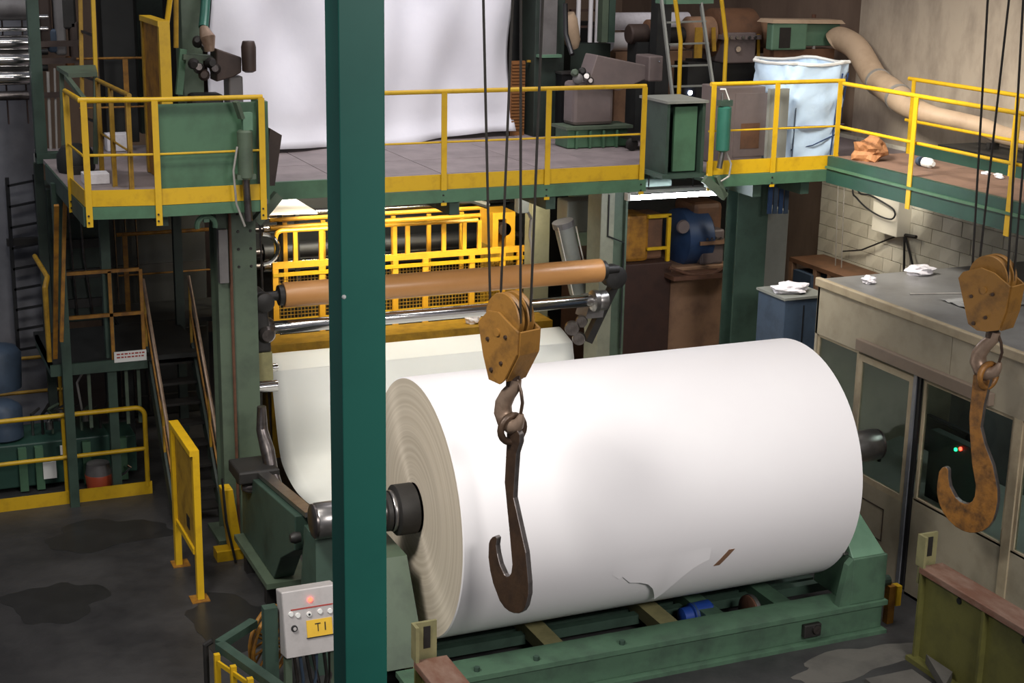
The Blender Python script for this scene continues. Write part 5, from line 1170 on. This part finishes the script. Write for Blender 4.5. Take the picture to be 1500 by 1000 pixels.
# press section with rollers behind the guards
a = at(385, 360, Y=22.6); c = at(800, 360, Y=22.6)
t = thing('press_section', ((a.x+c.x)/2, 22.8, 0), 'dark press machine with bright and black rollers behind the guard rails', 'machine')
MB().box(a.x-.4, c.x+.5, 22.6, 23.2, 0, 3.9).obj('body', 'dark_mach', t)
MB().box(a.x, c.x, 22.5, 22.6, 1.9, 2.05).obj('doctor_beam', 'steel_mid', t)
for xx in (c.x-1.0, c.x-.7):
    MB().box(xx, xx+.16, 22.4, 22.6, 2.1, 2.6).obj('bearing_housing', 'grey_mach', t, bevel=.03)
for yp, r, mt in ((302, .06, 'steel'), (322, .07, 'steel'), (355, .13, 'black'), (374, .1, 'steel')):
    a = at(385, yp+16, Y=21.8); c = at(745, yp-10, Y=21.8); z = (a.z+c.z)/2
    ro = MB().cyl((a.x, 21.8, z), (c.x, 21.8, z), r, 24).obj('roller', mt, t, True)
    MB().cyl((a.x-.25, 21.8, z), (c.x+.25, 21.8, z), r*.5, 16).obj('journal', 'steel_dark', ro, True)
for x in (a.x-.3, c.x+.22): MB().box(x, x+.1, 21.6, 22.6, 0, 3.5).obj('end_plate', 'dark_mach', t)
MB().tube(arc(at(385, 365, Y=19.25), .2, -PI/2, PI/2, 10, (1, 0, 0), (0, 0, 1)), .03, 8).obj('bent_pipe', 'steel', bpy.data.objects['machine_block.002'], True)
# white tent of paper seen through the notch
a = [at(395, 312, Y=20.0), at(465, 310, Y=20.0), at(433, 291, Y=21.2), at(408, 291, Y=21.2)]
t = thing('paper_apron', (5.0, 20.6, 0), 'white paper apron on a stand seen through the notch in the deck', 'paper')
MB().hull8([p-Vector((0, 0, .03)) for p in a], a).obj('sheet', 'paper', t)
for p in (a[2], a[3]): MB().box(p.x-.03, p.x+.03, p.y-.06, p.y, 0, p.z-.03).obj('stand_leg', 'dark_mach', t)
# dark curved beam under the deck right of the column
MB().tube([at(560, 299, Y=19.6), at(650, 294, Y=19.6), at(690, 293, Y=19.6), at(715, 301, Y=19.6)], .05, 8).cyl(at(600, 298, Y=19.6), at(600, 298, Y=19.6)+Vector((0, 0, .75)), .012, 6).cyl(at(690, 293, Y=19.6), at(690, 293, Y=19.6)+Vector((0, 0, .75)), .012, 6).obj('cable_tray', 'dark_mach', label='dark curved tray under the mezzanine edge', cat='tray')
a = at(662, 472, Y=19.3); crumple('paper_scrap', (a.x+.35, 19.4, at(668, 476, Y=19.4).z), .1, 'crumpled', 'white torn paper scrap on the ledge behind the chrome roller', 'paper', (1, .7, .8))
MB().box(4.9, 9.0, 19.2, 19.7, .0, at(668, 476, Y=19.4).z).obj('machine_ledge', 'yellow_dark', label='dirty yellow ledge behind the chrome roller', cat='ledge')

# lamps and added lights under the mezzanine
def tube_lamp(p0, p1, mat, label, hood='grey_panel', power=0):
    p0, p1 = Vector(p0), Vector(p1); mid = (p0+p1)/2
    t = thing('under_deck_light', mid, label, 'lamp')
    MB().cyl(p0, p1, .03, 12).obj('tube', mat, t, True)
    MB().bar(p0+Vector((0, .06, .07)), p1+Vector((0, .06, .07)), .16, .04).obj('reflector', hood, t)
    for p in (p0, p1): MB().box(p.x-.02, p.x+.02, p.y-.03, p.y+.06, p.z-.03, p.z+.06).obj('holder', 'white', t)
    for f in (.25, .75):
        q_ = lerp(p0, p1, f)+Vector((0, .06, .09)); MB().cyl(q_, (q_.x, q_.y, max(q_.z+.02, 4.07)), .008, 6).obj('hanger', 'iron', t)
    return t
tube_lamp((8.71, 16.5, 3.79), (9.96, 16.5, 3.79), 'tube_light', 'bright white fluorescent lamp under the mezzanine gap')
tube_lamp((11.7, 17.6, 3.93), (12.8, 17.6, 3.93), 'warm_tube', 'unseen lamp added under the deck to brighten the dark wall rack')  # hidden behind the deck edge, put in to brighten the wall corner
area('rack_fill_light', (12.2, 17.5, 3.88), (12.5, 17.9, 2), 1.0, .12, 16, (1, .92, .78), 150)  # area light of the added lamp above the rack
tube_lamp((5.4, 19.0, 3.7), (7.0, 19.0, 3.7), 'warm_tube', 'warm fluorescent lamp under the deck, end nearest the left column')
tube_lamp((7.2, 19.0, 3.7), (8.6, 19.0, 3.7), 'warm_tube', 'warm fluorescent lamp under the deck, end nearest the ram')
area('unseen_deck_light', (6.8, 18.3, 3.9), (6.8, 18.55, 1.4), 3.6, .15, 28, (1, .95, .84), 110)  # extra light put in above the top strip of the web
area('cabin_fill_light', (11.6, 12.4, 2.95), (11.4, 12.4, 0), 1.2, .3, 7, (.9, 1, .95), 160)  # added ceiling light, lets the desk show through the glass
area('unseen_deck_light', (6.0, 19.1, 3.66), (6.3, 20.6, 2.5), 1.4, .12, 42, (1, .88, .62), 110)
area('unseen_deck_light', (6.8, 20.9, 3.9), (6.8, 21.9, 2.4), 2.6, .12, 70, (1, .93, .78), 140)  # added deeper in to brighten the press rollers
area('unseen_deck_light', (8.0, 19.1, 3.66), (8.2, 20.6, 2.5), 1.4, .12, 34, (1, .88, .62), 110)

# ================================================================== UNDER THE MEZZANINE, RIGHT: rusty drive
YR = 18.5
t = thing('drive_foundation', (10.6, 18.8, 0), 'rusty brown foundation block with stained pale front', 'foundation')
a = at(915, 388, Y=YR); c = at(1075, 395, Y=YR)
MB().box(a.x-.3, a.x+.75, YR, YR+1.4, 0, a.z).obj('block', 'brown_dark', t, bevel=.02)
MB().box(a.x+.75, c.x, YR+.1, YR+1.4, 0, a.z-.12).obj('block', 'tan_mach', t, bevel=.02)
MB().bar(at(978, 405, Y=YR-.1), at(1075, 398, Y=YR-.1), .35, .06).obj('ledge', 'rust', t)
MB().tube([at(980, 392, Y=YR-.2), at(1010, 402, Y=YR-.2), at(1045, 400, Y=YR-.2), at(1070, 388, Y=YR-.2), at(1078, 370, Y=YR-.2)], .025, 8).obj('pipe', 'rust', t, True)
MB().tube([at(1078, 300, Y=YR-.2), at(1078, 390, Y=YR-.2), at(1070, 410, Y=YR-.2)], .03, 8).obj('pipe', 'rust', t, True)
FZ = a.z; TZ = a.z-.12
t = thing('belt_guard', at(950, 395, Y=YR), 'ochre belt guard with yellow frame on the rusty foundation', 'guard')
a = at(922, 318, Y=YR); c = at(955, 388, Y=YR)
MB().box(a.x, c.x, YR+.1, YR+.6, FZ, a.z).obj('casing', 'yellow_rust', t, bevel=.06)
a = at(952, 318, Y=YR); c = at(979, 400, Y=YR)
MB().box(a.x, c.x, YR+.2, YR+.6, FZ, a.z).obj('casing', 'brown_mach', t, bevel=.04)
MB().bar((c.x, YR+.05, c.z), (c.x, YR+.05, a.z), .05, .05).bar((a.x, YR+.05, a.z), (c.x+.025, YR+.05, a.z), .05, .05).bar((a.x, YR+.05, (a.z+c.z)/2-.05), (c.x, YR+.05, (a.z+c.z)/2-.05), .04, .04).obj('frame', 'yellow', t)
t = thing('drive_motor', at(1010, 395, Y=YR+.4), 'grimy blue drive motor on the rusty foundation', 'motor')
a = at(986, 348, Y=YR+.5); c = at(1030, 345, Y=YR+.5)
MB().lathe([(0, .3), (.05, .42), (c.x-a.x-.05, .42), (c.x-a.x, .36)], a, (1, 0, 0), 32).obj('barrel', 'blue_mach', t, True)
MB().box(a.x+.1, c.x-.1, YR+.3, YR+.7, TZ, a.z-.2).obj('foot', 'blue_mach', t)
MB().lathe([(0, .1), (.04, .09)], at(1003, 333, Y=YR+.02)+Vector((0, .06, 0)), (0, -1, 0), 16).obj('cover_plate', 'grey_taupe', t)
t = thing('drive_gearbox', at(1045, 395, Y=YR+.2), 'grimy brown grey gear case beside the blue motor under the mezzanine', 'gearbox')
a = at(1012, 298, Y=YR+.3); c = at(1058, 345, Y=YR+.3)
MB().box(a.x+.05, c.x, YR+.3, YR+.9, c.z, a.z).obj('upper_case', 'brown_mach', t, bevel=.08)
a = at(1030, 338, Y=YR+.1); c = at(1060, 396, Y=YR+.1)
MB().box(a.x, c.x, YR+.12, YR+.9, TZ, a.z).obj('lower_case', 'grey_taupe', t, bevel=.03)
MB().box(a.x-.06, c.x+.05, YR+.05, YR+.9, (a.z+c.z)/2+.1, (a.z+c.z)/2+.15).obj('flange', 'tan_mach', t)
for k in range(4): MB().cyl((a.x+.06+k*.08, YR+.1, a.z-.12), (a.x+.06+k*.08, YR+.07, a.z-.12), .02, 6).obj('bolt', 'steel_mid', t)
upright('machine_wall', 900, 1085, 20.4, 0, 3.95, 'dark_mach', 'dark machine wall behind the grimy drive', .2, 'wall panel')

# stains on the floor
def patch(cx, cy, rx, ry, mat, label, rot=0.):
    pts = []
    for i in range(40):
        a = 2*PI*i/40; k = 1+.14*math.sin(3*a+cx)+.1*math.sin(5*a+cy)+.06*math.sin(9*a)
        x, y = rx*k*math.cos(a), ry*k*math.sin(a)
        pts.append((cx+x*math.cos(rot)-y*math.sin(rot), cy+x*math.sin(rot)+y*math.cos(rot), 0))
    MB().ext(pts, (0, 0, .003)).obj('floor_patch', mat, label=label, cat='stain')
patch(8.75, 11.35, .8, .25, 'floor_pale', 'pale dusty floor patch in front of the cradle end', .1)
patch(3.3, 14.4, .5, .75, 'stain', 'dark wet floor stain beside the spool stand', .3)
patch(2.4, 17.3, .7, .45, 'stain', 'dark oily floor stain before the toe board of the floor railing', .0)
patch(1.6, 15.6, .5, .5, 'stain', 'round dark floor stain out on the open floor', .4)
